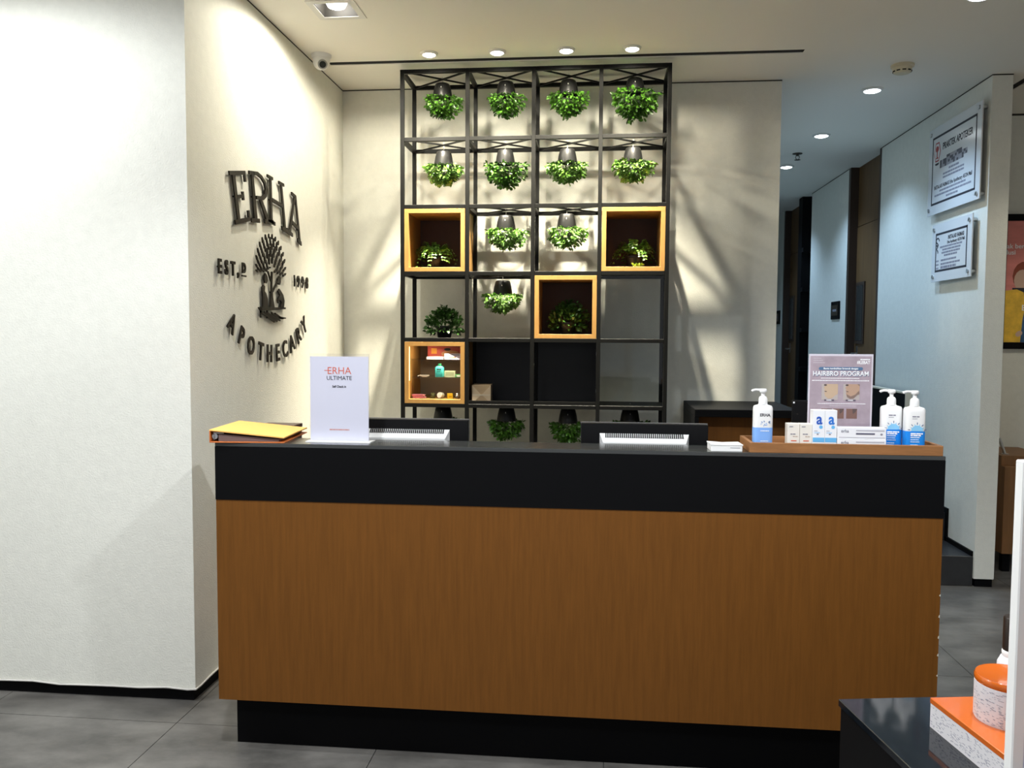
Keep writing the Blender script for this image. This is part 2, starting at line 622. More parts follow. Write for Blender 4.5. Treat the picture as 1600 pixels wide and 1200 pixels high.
lathe(bm, [(0.05, 0.07), (0.05, 0.03), (0.04, 0.012), (0.02, 0.004)], 28)
part('lens', bm, M_LAMP, t, smooth=True)
spot(t, P_LOGO, NEUT, 174, 0.25, 0.05, (0, 0), z=-0.012)

# lamps out of the picture: wall washers, then downlights added to brighten the room
for k, (x, y, p, c, an, lab) in enumerate((
        (-2.45, 2.25, P_WASH, DAY, 174, 'wall washing downlight over the bare left wall'),
        (-3.6, 2.25, P_WASH, DAY, 174, 'wall washing downlight at the far left'),
        (-0.9, 1.7, P_FILL * 3.3, DAY, 130, 'added fill downlight in front of the counter, left'),
        (0.8, 1.7, P_FILL * 3.3, DAY, 130, 'added fill downlight in front of the counter, right'),
        (-1.6, 0.0, P_FILL, DAY, 140, 'added fill downlight over the entrance, left'),
        (0.0, 0.0, P_FILL, DAY, 140, 'added fill downlight over the entrance, middle'),
        (1.6, 0.3, P_FILL * 0.6, DAY, 140, 'added fill downlight over the entrance, right'),
        (3.3, 4.6, P_FILL * 0.8, NEUT, 130, 'added fill downlight over the side cabinet'),
        (3.0, 2.4, P_FILL * 0.5, DAY, 130, 'added fill downlight over the side aisle'))):
    round_lamp(x, y, H, lab, p, c, angle=an, blend=0.35, size=0.06, rad=0.05)

# dome camera
t = thing('dome_camera', 'white dome security camera in the ceiling corner above the logo wall', 'camera', (-1.528, 4.612, H))
bm = nb()
lathe(bm, [(0.055, 0.0), (0.055, -0.012), (0.048, -0.02)], 28)
part('base', bm, M_WHITE, t, smooth=True)
bm = nb()
lathe(bm, [(0.046, -0.018), (0.047, -0.03), (0.045, -0.046), (0.037, -0.064), (0.022, -0.077), (0.006, -0.082)], 28)
part('ball', bm, M_WHITE, t, smooth=True)
bm = nb()
bmesh.ops.create_cone(bm, cap_ends=True, segments=24, radius1=0.024, radius2=0.026, depth=0.02,
                      matrix=Matrix.Translation((0.016, -0.030, -0.058)) @ Vector((0.42, -0.75, -0.52)).to_track_quat('Z', 'Y').to_matrix().to_4x4())
ln = part('lens_ring', bm, mat('grey_ring', (0.30, 0.30, 0.29), 0.4), t, smooth=True)
bm = nb()
bmesh.ops.create_cone(bm, cap_ends=True, segments=24, radius1=0.018, radius2=0.018, depth=0.004,
                      matrix=Matrix.Translation((0.0205, -0.038, -0.0635)) @ Vector((0.42, -0.75, -0.52)).to_track_quat('Z', 'Y').to_matrix().to_4x4())
part('lens', bm, M_GLOSS, ln, smooth=True)

# smoke detector
t = thing('smoke_detector', 'cream round smoke detector on the ceiling before the corridor', 'smoke detector', (1.681, 5.056, H))
bm = nb()
lathe(bm, [(0.062, 0.0), (0.062, -0.012), (0.055, -0.016)], 30)
part('base', bm, mat('cream_plastic', (0.62, 0.56, 0.40), 0.5), t, smooth=True)
bm = nb()
lathe(bm, [(0.052, -0.014), (0.050, -0.036), (0.040, -0.046), (0.02, -0.049)], 30)
part('head', bm, MATS['cream_plastic'], t, smooth=True)
for k in range(10):
    a = 2 * math.pi * k / 10 + 0.2
    bm = nb()
    obox(bm, (0.049 * math.cos(a - 0.2), 0.049 * math.sin(a - 0.2), -0.036), (0.049 * math.cos(a + 0.2), 0.049 * math.sin(a + 0.2), -0.036), 0.005, 0.006)
    part('vent_slot', bm, M_DARK, t)

# sprinkler
t = thing('sprinkler', 'dark metal sprinkler head on the corridor ceiling', 'sprinkler', (1.637, 7.39, H))
bm = nb()
lathe(bm, [(0.04, 0.0), (0.038, -0.006), (0.014, -0.008)], 20)
part('escutcheon', bm, mat('dark_brass', (0.08, 0.07, 0.055), 0.4, metal=0.6), t, smooth=True)
bm = nb()
lathe(bm, [(0.012, -0.008), (0.012, -0.02), (0.008, -0.022)], 12)
tube(bm, [(-0.011, 0, -0.018), (-0.016, 0, -0.036), (-0.004, 0, -0.052)], 0.003, 6)
tube(bm, [(0.011, 0, -0.018), (0.016, 0, -0.036), (0.004, 0, -0.052)], 0.003, 6)
part('frame_arms', bm, MATS['dark_brass'], t, smooth=True)
bm = nb()
lathe(bm, [(0.024, -0.052), (0.024, -0.055)], 16)
part('deflector', bm, MATS['dark_brass'], t)

# ================================================================== LOGO ON THE LEFT WALL
LG = thing('wall_logo', 'dark raised apothecary logo with tree emblem on the left wall', 'sign', (XW, 4.05, 1.36))
LO = (0.0, -4.05, -1.36)   # so that wall coordinates (y, z) can be used as (u, v)
LT0, LT1 = 0.008, 0.015


def lpart(name, polys, d0=LT0, d1=LT1, parent=LG):
    bm = nb()
    for i, p in enumerate(polys):
        prism(bm, p, LO, EAST, d0, d1 + 0.0002 * i)
    return part(name, bm, M_LETTER, parent)


def bil(q, u, v):
    """q = TL TR BR BL; u across, v up"""
    tl, tr, br, bl = q
    top = (tl[0] + (tr[0] - tl[0]) * u, tl[1] + (tr[1] - tl[1]) * u)
    bot = (bl[0] + (br[0] - bl[0]) * u, bl[1] + (br[1] - bl[1]) * u)
    return (bot[0] + (top[0] - bot[0]) * v, bot[1] + (top[1] - bot[1]) * v)


def glyph(name, q, polys):
    return lpart(name, [[bil(q, *p) for p in pl] for pl in polys])


QE = ((3.578, 2.200), (3.746, 2.232), (3.799, 2.013), (3.637, 1.977))
QR = ((3.789, 2.241), (3.965, 2.264), (4.082, 2.034), (3.813, 2.010))
QH = ((4.000, 2.265), (4.245, 2.256), (4.317, 2.007), (3.990, 2.041))
QA = ((4.298, 2.240), (4.417, 2.222), (4.475, 1.970), (4.255, 2.024))
glyph('letter', QE, [rect(0.16, 0.33, 0.0, 1.0), rect(0.0, 1.0, 0.92, 1.0), [(0.89, 0.78), (1.0, 0.78), (1.0, 0.94), (0.89, 0.94)],
                     rect(0.0, 1.0, 0.0, 0.085), rect(0.88, 1.0, 0.06, 0.22), rect(0.30, 0.74, 0.475, 0.545), rect(0.64, 0.74, 0.43, 0.60)])
bowl_o = [(0.30, 1.0), (0.55, 1.0), (0.80, 0.94), (0.98, 0.82), (1.0, 0.68), (0.88, 0.54), (0.66, 0.46), (0.30, 0.46)]
bowl_i = [(0.30, 0.925), (0.54, 0.925), (0.74, 0.88), (0.87, 0.79), (0.88, 0.69), (0.78, 0.585), (0.61, 0.53), (0.30, 0.53)]
bp_ = [[bowl_o[i], bowl_o[i + 1], bowl_i[i + 1], bowl_i[i]] for i in range(len(bowl_o) - 1)]
glyph('letter', QR, [rect(0.13, 0.26, 0.0, 1.0), rect(0.0, 0.32, 0.93, 1.0), rect(0.0, 0.36, 0.0, 0.085), [(0.46, 0.48), (0.59, 0.48), (0.84, 0.05), (0.69, 0.02)],
                     rect(0.60, 1.0, 0.0, 0.09)] + bp_)
glyph('letter', QH, [rect(0.155, 0.235, 0.0, 1.0), rect(0.715, 0.795, 0.0, 1.0), rect(0.03, 0.31, 0.94, 1.0), rect(0.63, 0.91, 0.94, 1.0),
                     rect(0.05, 0.34, 0.0, 0.075), rect(0.62, 0.96, 0.0, 0.085), rect(0.22, 0.74, 0.48, 0.555)])
glyph('letter', QA, [[(0.68, 1.0), (0.84, 1.0), (0.96, 0.02), (0.85, 0.02)], [(0.64, 0.98), (0.76, 0.98), (0.26, 0.02), (0.15, 0.02)],
                     rect(0.30, 0.80, 0.93, 1.0), rect(0.02, 0.40, 0.0, 0.075), rect(0.74, 1.0, 0.0, 0.085), [(0.33, 0.28), (0.88, 0.28), (0.88, 0.36), (0.36, 0.36)]])

angs = (-124.9, -116.9, -108.7, -100.3, -92.6, -84.9, -77.6, -70.2, -62.5, -55.2)
for ch, a in zip('APOTHECARY', angs):
    a = R(a)
    rad = 0.800
    cy, cz = 4.0495 + rad * math.cos(a), 2.200 + rad * math.sin(a)
    rot = a + math.pi / 2
    hh = 0.084
    # anchor on the baseline under the letter's centre
    by, bz = cy + math.sin(rot) * hh / 2, cz - math.cos(rot) * hh / 2
    text(ch, hh / 0.70, (LT0, by - 4.05, bz - 1.36), EAST, M_LETTER, LG, depth=LT1 - LT0, bold=0.0022, sx=0.84, rot=rot, name='letter')
for ch, yy in zip('EST', (3.476, 3.541, 3.607)):
    text(ch, 0.060 / 0.70, (LT0, yy - 4.05, 1.752 - 1.36), EAST, M_LETTER, LG, depth=LT1 - LT0, bold=0.0025, sx=0.80, name='letter')
text(',', 0.075, (LT0, 3.660 - 4.05, 1.756 - 1.36), EAST, M_LETTER, LG, depth=LT1 - LT0, bold=0.003, name='comma')
text('D', 0.044 / 0.70, (LT0, 3.723 - 4.05, 1.771 - 1.36), EAST, M_LETTER, LG, depth=LT1 - LT0, bold=0.0022, sx=0.85, name='letter')
lpart('underline', [rect(3.702, 3.745, 1.753, 1.760)])
for ch, yy in zip('1998', (4.366, 4.424, 4.490, 4.560)):
    text(ch, 0.060 / 0.70, (LT0, yy - 4.05, 1.746 - 1.36), EAST, M_LETTER, LG, depth=LT1 - LT0, bold=0.0010, sx=0.80, name='numeral')

# mounting studs between the wall and the letters
for yy, zz in ((3.640, 2.10), (3.840, 2.13), (4.052, 2.15), (4.205, 2.14), (4.43, 2.05), (4.052, 1.70), (4.05, 1.82), (3.476, 1.78), (4.56, 1.776)):
    bm = nb(); tube(bm, [(0, yy - 4.05, zz - 1.36), (LT0, yy - 4.05, zz - 1.36)], 0.004, 8)
    part('mounting_stud', bm, M_LETTER, LG)

# tree emblem
tree = lpart('tree_trunk', [[(4.024, 1.626), (4.080, 1.626), (4.060, 1.677), (4.054, 1.742), (4.062, 1.800), (4.048, 1.800), (4.042, 1.742), (4.038, 1.690)],
                            [(4.056, 1.705), (4.064, 1.700), (4.128, 1.752), (4.120, 1.758)], [(4.046, 1.742), (4.044, 1.752), (4.006, 1.800), (4.000, 1.795)]])
rl = random.Random(4)


def leafpoly(cy, cz, ln, wd, ang):
    out = []
    for k in range(8):
        a = 2 * math.pi * k / 8
        u, v = ln * math.cos(a), wd * math.sin(a) * (1 - 0.35 * math.cos(a))
        out.append((cy + u * math.cos(ang) - v * math.sin(ang), cz + u * math.sin(ang) + v * math.cos(ang)))
    return out


leaves = [(3.973, 1.763, 0.026, 0.022, R(110)), (4.147, 1.764, 0.024, 0.020, R(70))]
for row in range(8):
    fr_ = row / 7
    rr = 0.055 + 0.145 * fr_
    n = 5 + int(row * 1.6)
    for k in range(n):
        a = R(-12 + 204 * (k + 0.5 * (row % 2) * 0.8) / (n - 1 + 0.4))
        cy = 4.050 + rr * 0.92 * math.cos(a)
        cz = 1.812 + (rr * 0.80 * math.sin(a) if math.sin(a) > 0 else rr * 0.5 * math.sin(a))
        ln = 0.0185 - 0.004 * fr_ + rl.uniform(-0.002, 0.002)
        tilt_ = math.atan2(math.sin(a) * 1.1 + 0.55, math.cos(a) * 0.75)
        leaves.append((cy, cz, ln * 0.92, ln * 0.36, tilt_))
for lf in leaves:
    lpart('tree_leaf', [leafpoly(*lf)], parent=tree)
figl = lpart('seated_figure', [[(3.942, 1.730), (3.962, 1.723), (3.956, 1.700), (3.975, 1.690), (3.993, 1.664), (3.999, 1.624), (3.928, 1.622), (3.935, 1.671), (3.924, 1.716)]])
figr = lpart('seated_figure', [[(4.146, 1.722), (4.168, 1.711), (4.198, 1.693), (4.215, 1.664), (4.205, 1.628), (4.158, 1.628), (4.176, 1.655), (4.150, 1.668), (4.128, 1.648), (4.122, 1.662),
                                (4.152, 1.690), (4.126, 1.708)]])
lpart('ground_line', [[(3.881, 1.621), (4.230, 1.631), (4.229, 1.622), (4.100, 1.613), (3.90, 1.606)]])
for k in range(5):
    y0 = 3.905 + 0.046 * k
    z0 = 1.606 - 0.003 * k + (0.006 if k > 2 else 0)
    ln = 0.175 - 0.008 * k
    if y0 + ln > 4.235:
        ln = 4.235 - y0
    lpart('ground_line', [[(y0, z0), (y0 + ln * 0.5, z0 - 0.018), (y0 + ln, z0 - 0.046 + 0.006 * k), (y0 + ln, z0 - 0.055 + 0.007 * k), (y0 + ln * 0.5, z0 - 0.031), (y0, z0 - 0.010)]])
lpart('figure_leg', [rect(3.905, 3.917, 1.572, 1.624), rect(3.985, 3.996, 1.570, 1.624)], parent=figl)

# ================================================================== RECEPTION COUNTER
CY, CT, CB, CW = 2.8344, 1.1158, 0.9142, 0.1942
CXL, CXR = -1.3333, 1.1151
cc = (0.5 * (CXL + CXR), CY, 0.0)
CTR = thing('reception_counter', 'long reception counter with oak front, black band and black plinth', 'counter', cc)
hw = (CXR - CXL) / 2
pbox('ledge_top', CTR, M_GLOSS, -hw, hw, 0.0, 0.168, CT - 0.014, CT, bevel=0.0015, label='glossy black top ledge')
pbox('fascia', CTR, M_BLK, -hw, hw, 0.0, 0.150, CB, CT - 0.014, label='black laminate band')
pbox('front_panel', CTR, M_WOOD, -hw + 0.001, hw - 0.001, 0.002, 0.024, CW, CB, label='oak veneer front panel')
pbox('end_panel', CTR, M_WOOD, -hw + 0.001, -hw + 0.025, 0.0245, 0.76, CW, 0.72)
pbox('end_panel', CTR, M_WOOD, hw - 0.025, hw - 0.001, 0.0245, 0.76, CW, 0.72)
pbox('back_upstand', CTR, M_BLK, -hw + 0.03, hw - 0.03, 0.10, 0.15, 0.745, CB)
pbox('work_surface', CTR, M_BLK, -hw, hw, 0.0255, 0.76, 0.72, 0.745)
pbox('plinth', CTR, M_BLK, -hw + 0.032, hw - 0.032, 0.083, 0.70, 0.0, CW)
# chips along the worn right edge of the oak panel
rc = random.Random(7)
bm = nb()
for k in range(6):
    z = 0.32 + 0.07 * k + rc.uniform(-0.012, 0.012)
    hgt = rc.uniform(0.004, 0.014)
    prism(bm, [(hw - 0.005, z), (hw - 0.0009, z - 0.002), (hw - 0.0009, z + hgt), (hw - 0.003, z + hgt * 0.7)], (0, 0.002, 0), FRONT, 0.0, 0.0007)
ch = part('edge_chips', bm, mat('chipped_core', (0.6, 0.55, 0.45), 0.8), CTR)
ch['kind'] = 'stuff'


# ================================================================== PLANT RACK
RX = [-1.122 + 0.374 * i for i in range(5)]
RYF, RYB = 4.811, 5.126
LV = [2.978 - 0.378 * k for k in range(8)]
RK = thing('plant_rack', 'tall black steel grid rack of open cells against the back wall', 'rack', (-0.374, 4.97, 0.0))
rkx, rky = -0.374, 4.97
B = 0.022
bm = nb(); box(bm, -B / 2, B / 2, -B / 2, B / 2, 0, LV[0] + B / 2)
post_me = finish(bm, 'post', M_RACK, bevel=0.0012)
for x in RX:
    for y in (RYF, RYB):
        link('post', post_me, RK, (x - rkx, y - rky, 0))
cw = 0.374 - B
bm = nb(); box(bm, -cw / 2, cw / 2, -B / 2, B / 2, -B / 2, B / 2)
beam_me = finish(bm, 'beam', M_RACK, bevel=0.0012)
bm = nb(); box(bm, -B / 2, B / 2, -(RYB - RYF - B) / 2, (RYB - RYF - B) / 2, -B / 2, B / 2)
tie_me = finish(bm, 'tie_bar', M_RACK)
bm = nb()
obox(bm, (-cw / 2, -(RYB - RYF - B) / 2, 0.004), (cw / 2, (RYB - RYF - B) / 2, 0.004), 0.010, 0.008)
br_me1 = finish(bm, 'brace', M_RACK)
bm = nb()
obox(bm, (-cw / 2, (RYB - RYF - B) / 2, -0.004), (cw / 2, -(RYB - RYF - B) / 2, -0.004), 0.010, 0.008)
br_me2 = finish(bm, 'brace', M_RACK)
bm = nb(); box(bm, -cw / 2 - 0.0, cw / 2 + 0.0, -(RYB - RYF - B) / 2, (RYB - RYF - B) / 2, 0.001, B / 2)
plate_me = finish(bm, 'shelf_plate', M_RACK)
plates = {(3, 0), (3, 2), (3, 3), (4, 0), (4, 1), (4, 2), (4, 3), (5, 0), (5, 1), (5, 2), (5, 3), (7, 0), (7, 1), (7, 2), (7, 3)}
for k, z in enumerate(LV):
    for x in RX:
        link('tie_bar', tie_me, RK, (x - rkx, 0.5 * (RYF + RYB) - rky, z))
    for c in range(4):
        xc = 0.5 * (RX[c] + RX[c + 1]) - rkx
        for y in (RYF, RYB):
            link('beam', beam_me, RK, (xc, y - rky, z))
        if (k, c) in plates:
            link('shelf_plate', plate_me, RK, (xc, 0.5 * (RYF + RYB) - rky, z))
        elif k < 6:
            link('brace', br_me1, RK, (xc, 0.5 * (RYF + RYB) - rky, z))
            link('brace', br_me2, RK, (xc, 0.5 * (RYF + RYB) - rky, z))
# black backed compartment of two cells in the fifth row
M_NAVY = mat('black_back_panel', (0.006, 0.007, 0.011), rough=0.5)
for c in (1, 2):
    pbox('back_panel', RK, M_NAVY, RX[c] - rkx + 0.012, RX[c + 1] - rkx - 0.012, 0.150, 0.156, LV[5] + 0.011, LV[4] - 0.011)
pbox('side_panel', RK, M_NAVY, RX[3] - rkx - 0.004, RX[3] - rkx + 0.004, -0.146, 0.144, LV[5] + 0.011, LV[4] - 0.011)
pbox('cell_rail', RK, M_RACK, RX[1] - rkx + 0.012, RX[3] - rkx - 0.012, -0.168, -0.150, LV[5] + 0.0125, LV[5] + 0.030)
pbox('hinge', RK, M_STEEL, RX[3] - rkx - 0.012, RX[3] - rkx - 0.004, -0.10, -0.08, LV[4] - 0.085, LV[4] - 0.065)
pbox('hinge', RK, M_STEEL, RX[3] - rkx - 0.012, RX[3] - rkx - 0.004, -0.10, -0.08, LV[5] + 0.08, LV[5] + 0.10)
# clear panes closing the two empty cells of the right column
for k in (3, 4):
    pbox('glass_pane', RK, M_GLASS, RX[3] - rkx + 0.012, RX[4] - rkx - 0.012, -0.140, -0.136, LV[k + 1] + 0.012, LV[k] - 0.012)


# wooden boxes in cells
def wood_box(c, r, label, back=True):
    x0, x1 = RX[c] + 0.0125, RX[c + 1] - 0.0125
    z0, z1 = LV[r + 1] + 0.0115, LV[r] - 0.0125
    xm, wd, ht = 0.5 * (x0 + x1), (x1 - x0) / 2, z1 - z0
    t = thing('wooden_box', label, 'box', (xm, 4.80, z0), group='wooden display boxes in the rack')
    th = 0.024
    d = 0.335
    pbox('bottom_board', t, M_BOXW, -wd, wd, 0, d, 0, th, bevel=0.0008)
    pbox('top_board', t, M_BOXW, -wd, wd, 0, d, ht - th, ht, bevel=0.0008)
    pbox('side_board', t, M_BOXW, -wd, -wd + th, 0, d, th, ht - th)
    pbox('side_board', t, M_BOXW, wd - th, wd, 0, d, th, ht - th)
    if back:
        pbox('back_board', t, M_BOXIN, -wd + th, wd - th, d - 0.012, d, th, ht - th)
    return t, xm, z0, th


wood_box(0, 2, 'honey wood box holding a trailing plant, left column of the rack')
wood_box(3, 2, 'honey wood box holding a trailing plant, right column of the rack')
wood_box(2, 3, 'honey wood box with a plant, lowest of the plant boxes')
tb, bx_, bz_, bth = wood_box(0, 4, 'honey wood display box with glass shelves and small products', back=False)
M_BACKG = mat('smoked_back', (0.30, 0.24, 0.17), rough=0.5)
pbox('back_board', tb, M_BACKG, -0.1505, 0.1505, 0.322, 0.334, 0.024, 0.330)
for zz in (1.249, 1.352):
    pbox('glass_shelf', tb, M_GLASS, -0.1505, 0.1505, 0.03, 0.318, zz - bz_ - 0.005, zz - bz_)
pbox('led_strip', tb, mat('led_warm', (1, 0.8, 0.4), emit=(1.0, 0.70, 0.28), estr=4), -0.1504, -0.1484, 0.012, 0.018, 0.13, 0.325, label='warm light strip')
ld = bpy.data.lights.new('led_light', 'AREA'); ld.shape = 'RECTANGLE'; ld.size = 0.01; ld.size_y = 0.28
ld.energy = 2.2; ld.color = (1.0, 0.82, 0.55)
lo = bpy.data.objects.new('led_light', ld); COL.objects.link(lo); lo.parent = tb
lo.location = (0, 0.02, 0.322); lo.rotation_euler = (R(25), 0, R(90))


# ------------------------------------------------------------------ plants
def leaf(bm, p, d, n, ln, wd):
    """a folded leaf blade, p base, d direction, n blade normal"""
    s = d.cross(n).normalized()
    n = s.cross(d).normalized()
    a = bm.verts.new(p)
    m1 = bm.verts.new(p + d * ln * 0.5 + n * ln * 0.04)
    tip = bm.verts.new(p + d * ln - n * ln * 0.10)
    l1 = bm.verts.new(p + d * ln * 0.35 + s * wd * 0.46 + n * ln * 0.13)
    l2 = bm.verts.new(p + d * ln * 0.72 + s * wd * 0.40 + n * ln * 0.08)
    r1 = bm.verts.new(p + d * ln * 0.35 - s * wd * 0.46 + n * ln * 0.13)
    r2 = bm.verts.new(p + d * ln * 0.72 - s * wd * 0.40 + n * ln * 0.08)
    for f in ((a, l1, m1), (l1, l2, m1), (l2, tip, m1), (tip, r2, m1), (r2, r1, m1), (r1, a, m1)):
        bm.faces.new(f)


def leafy_mesh(name, m, seed, n, fn, size):
    rnd = random.Random(seed)
    bm = nb()
    for _ in range(n):
        p, d = fn(rnd)
        d = (d + Vector((rnd.uniform(-.5, .5), rnd.uniform(-.5, .5), rnd.uniform(-.5, .5)))).normalized()
        nn = Vector((rnd.uniform(-.7, .7), rnd.uniform(-.7, .7), rnd.uniform(0.1, 1.2)))
        if d.cross(nn).length < 0.05:
            nn = Vector((1, 0.3, 0))
        ln = size * rnd.uniform(0.7, 1.25)
        leaf(bm, p, d, nn, ln, ln * rnd.uniform(0.55, 0.75))
    me = bpy.data.meshes.new(name)
    bm.to_mesh(me)
    bm.free()
    me.materials.append(m)
    me.polygons.foreach_set('use_smooth', [True] * len(me.polygons))
    return me


def hang_fn(rx, up, dn, irr, flip=1.0):
    ph = random.Random(irr).uniform(0, 6)

    def f(rnd):
        th = rnd.uniform(0, 2 * math.pi)
        ph_ = rnd.uniform(-0.35, math.pi / 2)
        k = rnd.uniform(0.30, 1.0) ** 0.55
        wob = 1 + 0.10 * math.sin(3 * th + ph) + 0.07 * math.sin(5 * th + 2 * ph)
        rr = rx * math.cos(ph_) * k * wob
        z = -dn * math.sin(ph_) * k * wob if ph_ > 0 else up * math.sin(-ph_) / 0.343
        if rr < 0.060 and z > 0.0:
            rr = rnd.uniform(0.062, rx)
        p = Vector((rr * math.cos(th), rr * math.sin(th), flip * z))
        d = Vector((math.cos(th) * 0.8, math.sin(th) * 0.8, flip * (-0.55 if z < 0 else 0.1)))
        return p, d
    return f


hang_meshes = [leafy_mesh('foliage', [M_LEAF, M_LEAF, M_LEAF, M_LEAF][i], 11 + i, 900, hang_fn(0.100 + 0.004 * i, 0.003, 0.096 + 0.004 * i, i), 0.0225) for i in range(4)]
hang_meshes += [leafy_mesh('foliage', M_LEAF2, 31 + i, 900, hang_fn(0.102 + 0.004 * i, 0.003, 0.088, 7 + i), 0.0225) for i in range(3)]

bm = nb()
lathe(bm, [(0.034, 0.0), (0.040, -0.003), (0.044, -0.010), (0.051, -0.038), (0.056, -0.068), (0.057, -0.082), (0.0535, -0.083), (0.050, -0.070)], 24)
pot_h_me = finish(bm, 'pot', M_POT, smooth=True)


def hook_mesh(gap):
    bm = nb()
    pts = [(0.004, -0.012, gap + 0.006), (0.0, 0.0, gap + 0.014), (-0.004, 0.010, gap + 0.006), (0.0, 0.004, gap * 0.6), (0, 0, 0.0), (0, -0.039, -0.004), (0.0, -0.0495, -0.035)]
    tube(bm, pts, 0.0019, 6)
    return finish(bm, 'hook', M_WMET, smooth=True)


rowname = {0: 'top row', 1: 'second row', 2: 'third row', 3: 'fourth row', 5: 'bottom visible row'}
colname = ('first cell from the left', 'second cell from the left', 'third cell from the left', 'rightmost cell')
# (row, col, x, top of pot z, foliage variant)
hang = [(0, 0, -0.920, 2.953, 0), (0, 1, -0.548, 2.955, 1), (0, 2, -0.187, 2.955, 2), (0, 3, 0.190, 2.956, 3),
        (1, 0, -0.912, 2.564, 4), (1, 1, -0.550, 2.567, 3), (1, 2, -0.190, 2.567, 5), (1, 3, 0.185, 2.568, 6),
        (2, 1, -0.544, 2.190, 5), (2, 2, -0.190, 2.196, 4),
        (3, 1, -0.561, 1.814, 6),
        (5, 0, -0.915, 1.074, 2), (5, 1, -0.535, 1.072, 0), (5, 2, -0.172, 1.066, 1), (5, 3, 0.188, 1.076, 3)]
rh = random.Random(3)
for r, c, x, z, v in hang:
    t = thing('hanging_plant', 'upside-down black pot of green foliage in the %s, %s' % (rowname[r], colname[c]), 'plant',
              (x, 4.965, z), group='hanging potted plants in the rack')
    p = link('pot', pot_h_me, t, rz=rh.uniform(0, 0.8))
    gap = LV[r] - z
    link('hook', hook_mesh(max(gap, 0.004)), t)
    f = link('foliage', hang_meshes[v], t, (0, 0, -0.094), rz=rh.uniform(0, 6.28))
    s = rh.uniform(0.95, 1.05)
    if (r, c) == (0, 3):
        s = 1.14
    f.scale = (s, s, s)
    f['kind'] = 'stuff'


def sprig_mesh(name, m, seed, n, reach, rise, droop, size, per=11):
    """arching sprigs with paired leaves, rooted at the pot's mouth"""
    rnd = random.Random(seed)
    bm = nb()
    for i in range(n):
        th = 2 * math.pi * (i + rnd.uniform(-0.3, 0.3)) / n * 1.0
        rc_ = reach * rnd.uniform(0.45, 1.05)
        rs = rise * rnd.uniform(0.6, 1.15) * (1.3 - 0.7 * rc_ / reach)
        dr = droop * rnd.uniform(0.3, 1.1) * (rc_ / reach) ** 2
        prev = None
        for k in range(per):
            s = (k + 1) / per
            p = Vector((math.cos(th) * (0.018 + rc_ * s), math.sin(th) * (0.018 + rc_ * s), rs * math.sin(s * math.pi * 0.62) - dr * s * s * s))
            d = (p - prev).normalized() if prev else Vector((math.cos(th) * .4, math.sin(th) * .4, 0.9))
            prev = p
            if s < 0.15:
                continue
            side = d.cross(Vector((0, 0, 1)))
            if side.length < 1e-3:
                side = Vector((1, 0, 0))
            side.normalize()
            for sg in (-1, 1):
                dd = (side * sg * 0.8 + d * 0.6 + Vector((rnd.uniform(-.25, .25), rnd.uniform(-.25, .25), rnd.uniform(-.1, .35)))).normalized()
                nn = side.cross(d) + Vector((rnd.uniform(-.3, .3), rnd.uniform(-.3, .3), 0.2))
                ln = size * rnd.uniform(0.75, 1.2) * (1.1 - 0.35 * s)
                leaf(bm, p, dd, nn, ln, ln * 0.66)
    me = bpy.data.meshes.new(name)
    bm.to_mesh(me)
    bm.free()
    me.materials.append(m)
    me.polygons.foreach_set('use_smooth', [True] * len(me.polygons))
    return me


bm = nb()
lathe(bm, [(0.037, 0.0), (0.040, 0.004), (0.050, 0.058), (0.053, 0.060), (0.053, 0.070), (0.049, 0.070), (0.047, 0.060)], 24)
pot_u_me = finish(bm, 'pot', M_POT, smooth=True)
bm = nb(); lathe(bm, [(0.046, 0.058), (0.046, 0.063)], 20)
soil_me = finish(bm, 'soil', M_SOIL)
zb3 = LV[3] + 0.0115 + 0.024
zb4 = LV[4] + 0.0115 + 0.024
up = [(-0.958, 4.94, zb3, sprig_mesh('foliage', M_LEAF2, 5, 26, 0.112, 0.105, 0.115, 0.024), 'trailing plant in black pot inside the left wooden box'),
      (0.200, 4.94, zb3, sprig_mesh('foliage', M_LEAF2, 8, 27, 0.118, 0.112, 0.120, 0.026), 'trailing plant in black pot inside the right wooden box'),
      (-0.180, 4.95, zb4, leafy_mesh('foliage', M_LEAF3, 15, 620, hang_fn(0.112, 0.030, 0.115, 21, -1.0), 0.025), 'dark leafy plant in the lowest wooden plant box'),
      (-0.905, 4.95, LV[4] + B / 2, leafy_mesh('foliage', M_LEAF3, 23, 700, hang_fn(0.108, 0.034, 0.105, 25, -1.0), 0.025), 'dark bushy plant standing in an open cell above the product box')]
for x, y, z, me, lab in up:
    t = thing('potted_plant', lab, 'plant', (x, y, z), group='standing potted plants in the rack')
    p = link('pot', pot_u_me, t)
    link('soil', soil_me, p)
    f = link('foliage', me, t, (0, 0, 0.062))
    f['kind'] = 'stuff'
# a spare yellow green sprig lying in the right box
t = thing('leaf_sprig', 'small yellow green sprig lying in the right wooden box', 'sprig', (0.215, 4.845, zb3))
fm = leafy_mesh('foliage', mat('lime_leaf', (0.25, 0.34, 0.03), 0.4, island=0.3), 77, 26,
                lambda rnd: (Vector((rnd.uniform(-0.03, 0.03), rnd.uniform(-0.012, 0.012), rnd.uniform(0.004, 0.012))), Vector((rnd.uniform(-1, 1), -0.5, 0.45))), 0.020)
f = link('foliage', fm, t); f['kind'] = 'stuff'
bm = nb(); tube(bm, [(-0.03, 0, 0.004), (0.0, 0.002, 0.006), (0.03, 0, 0.004)], 0.002, 6)
part('stem', bm, M_STEM, t, smooth=True)


# ------------------------------------------------------------------ products in the display box
def at(x, y, z):
    return (x, y, z)


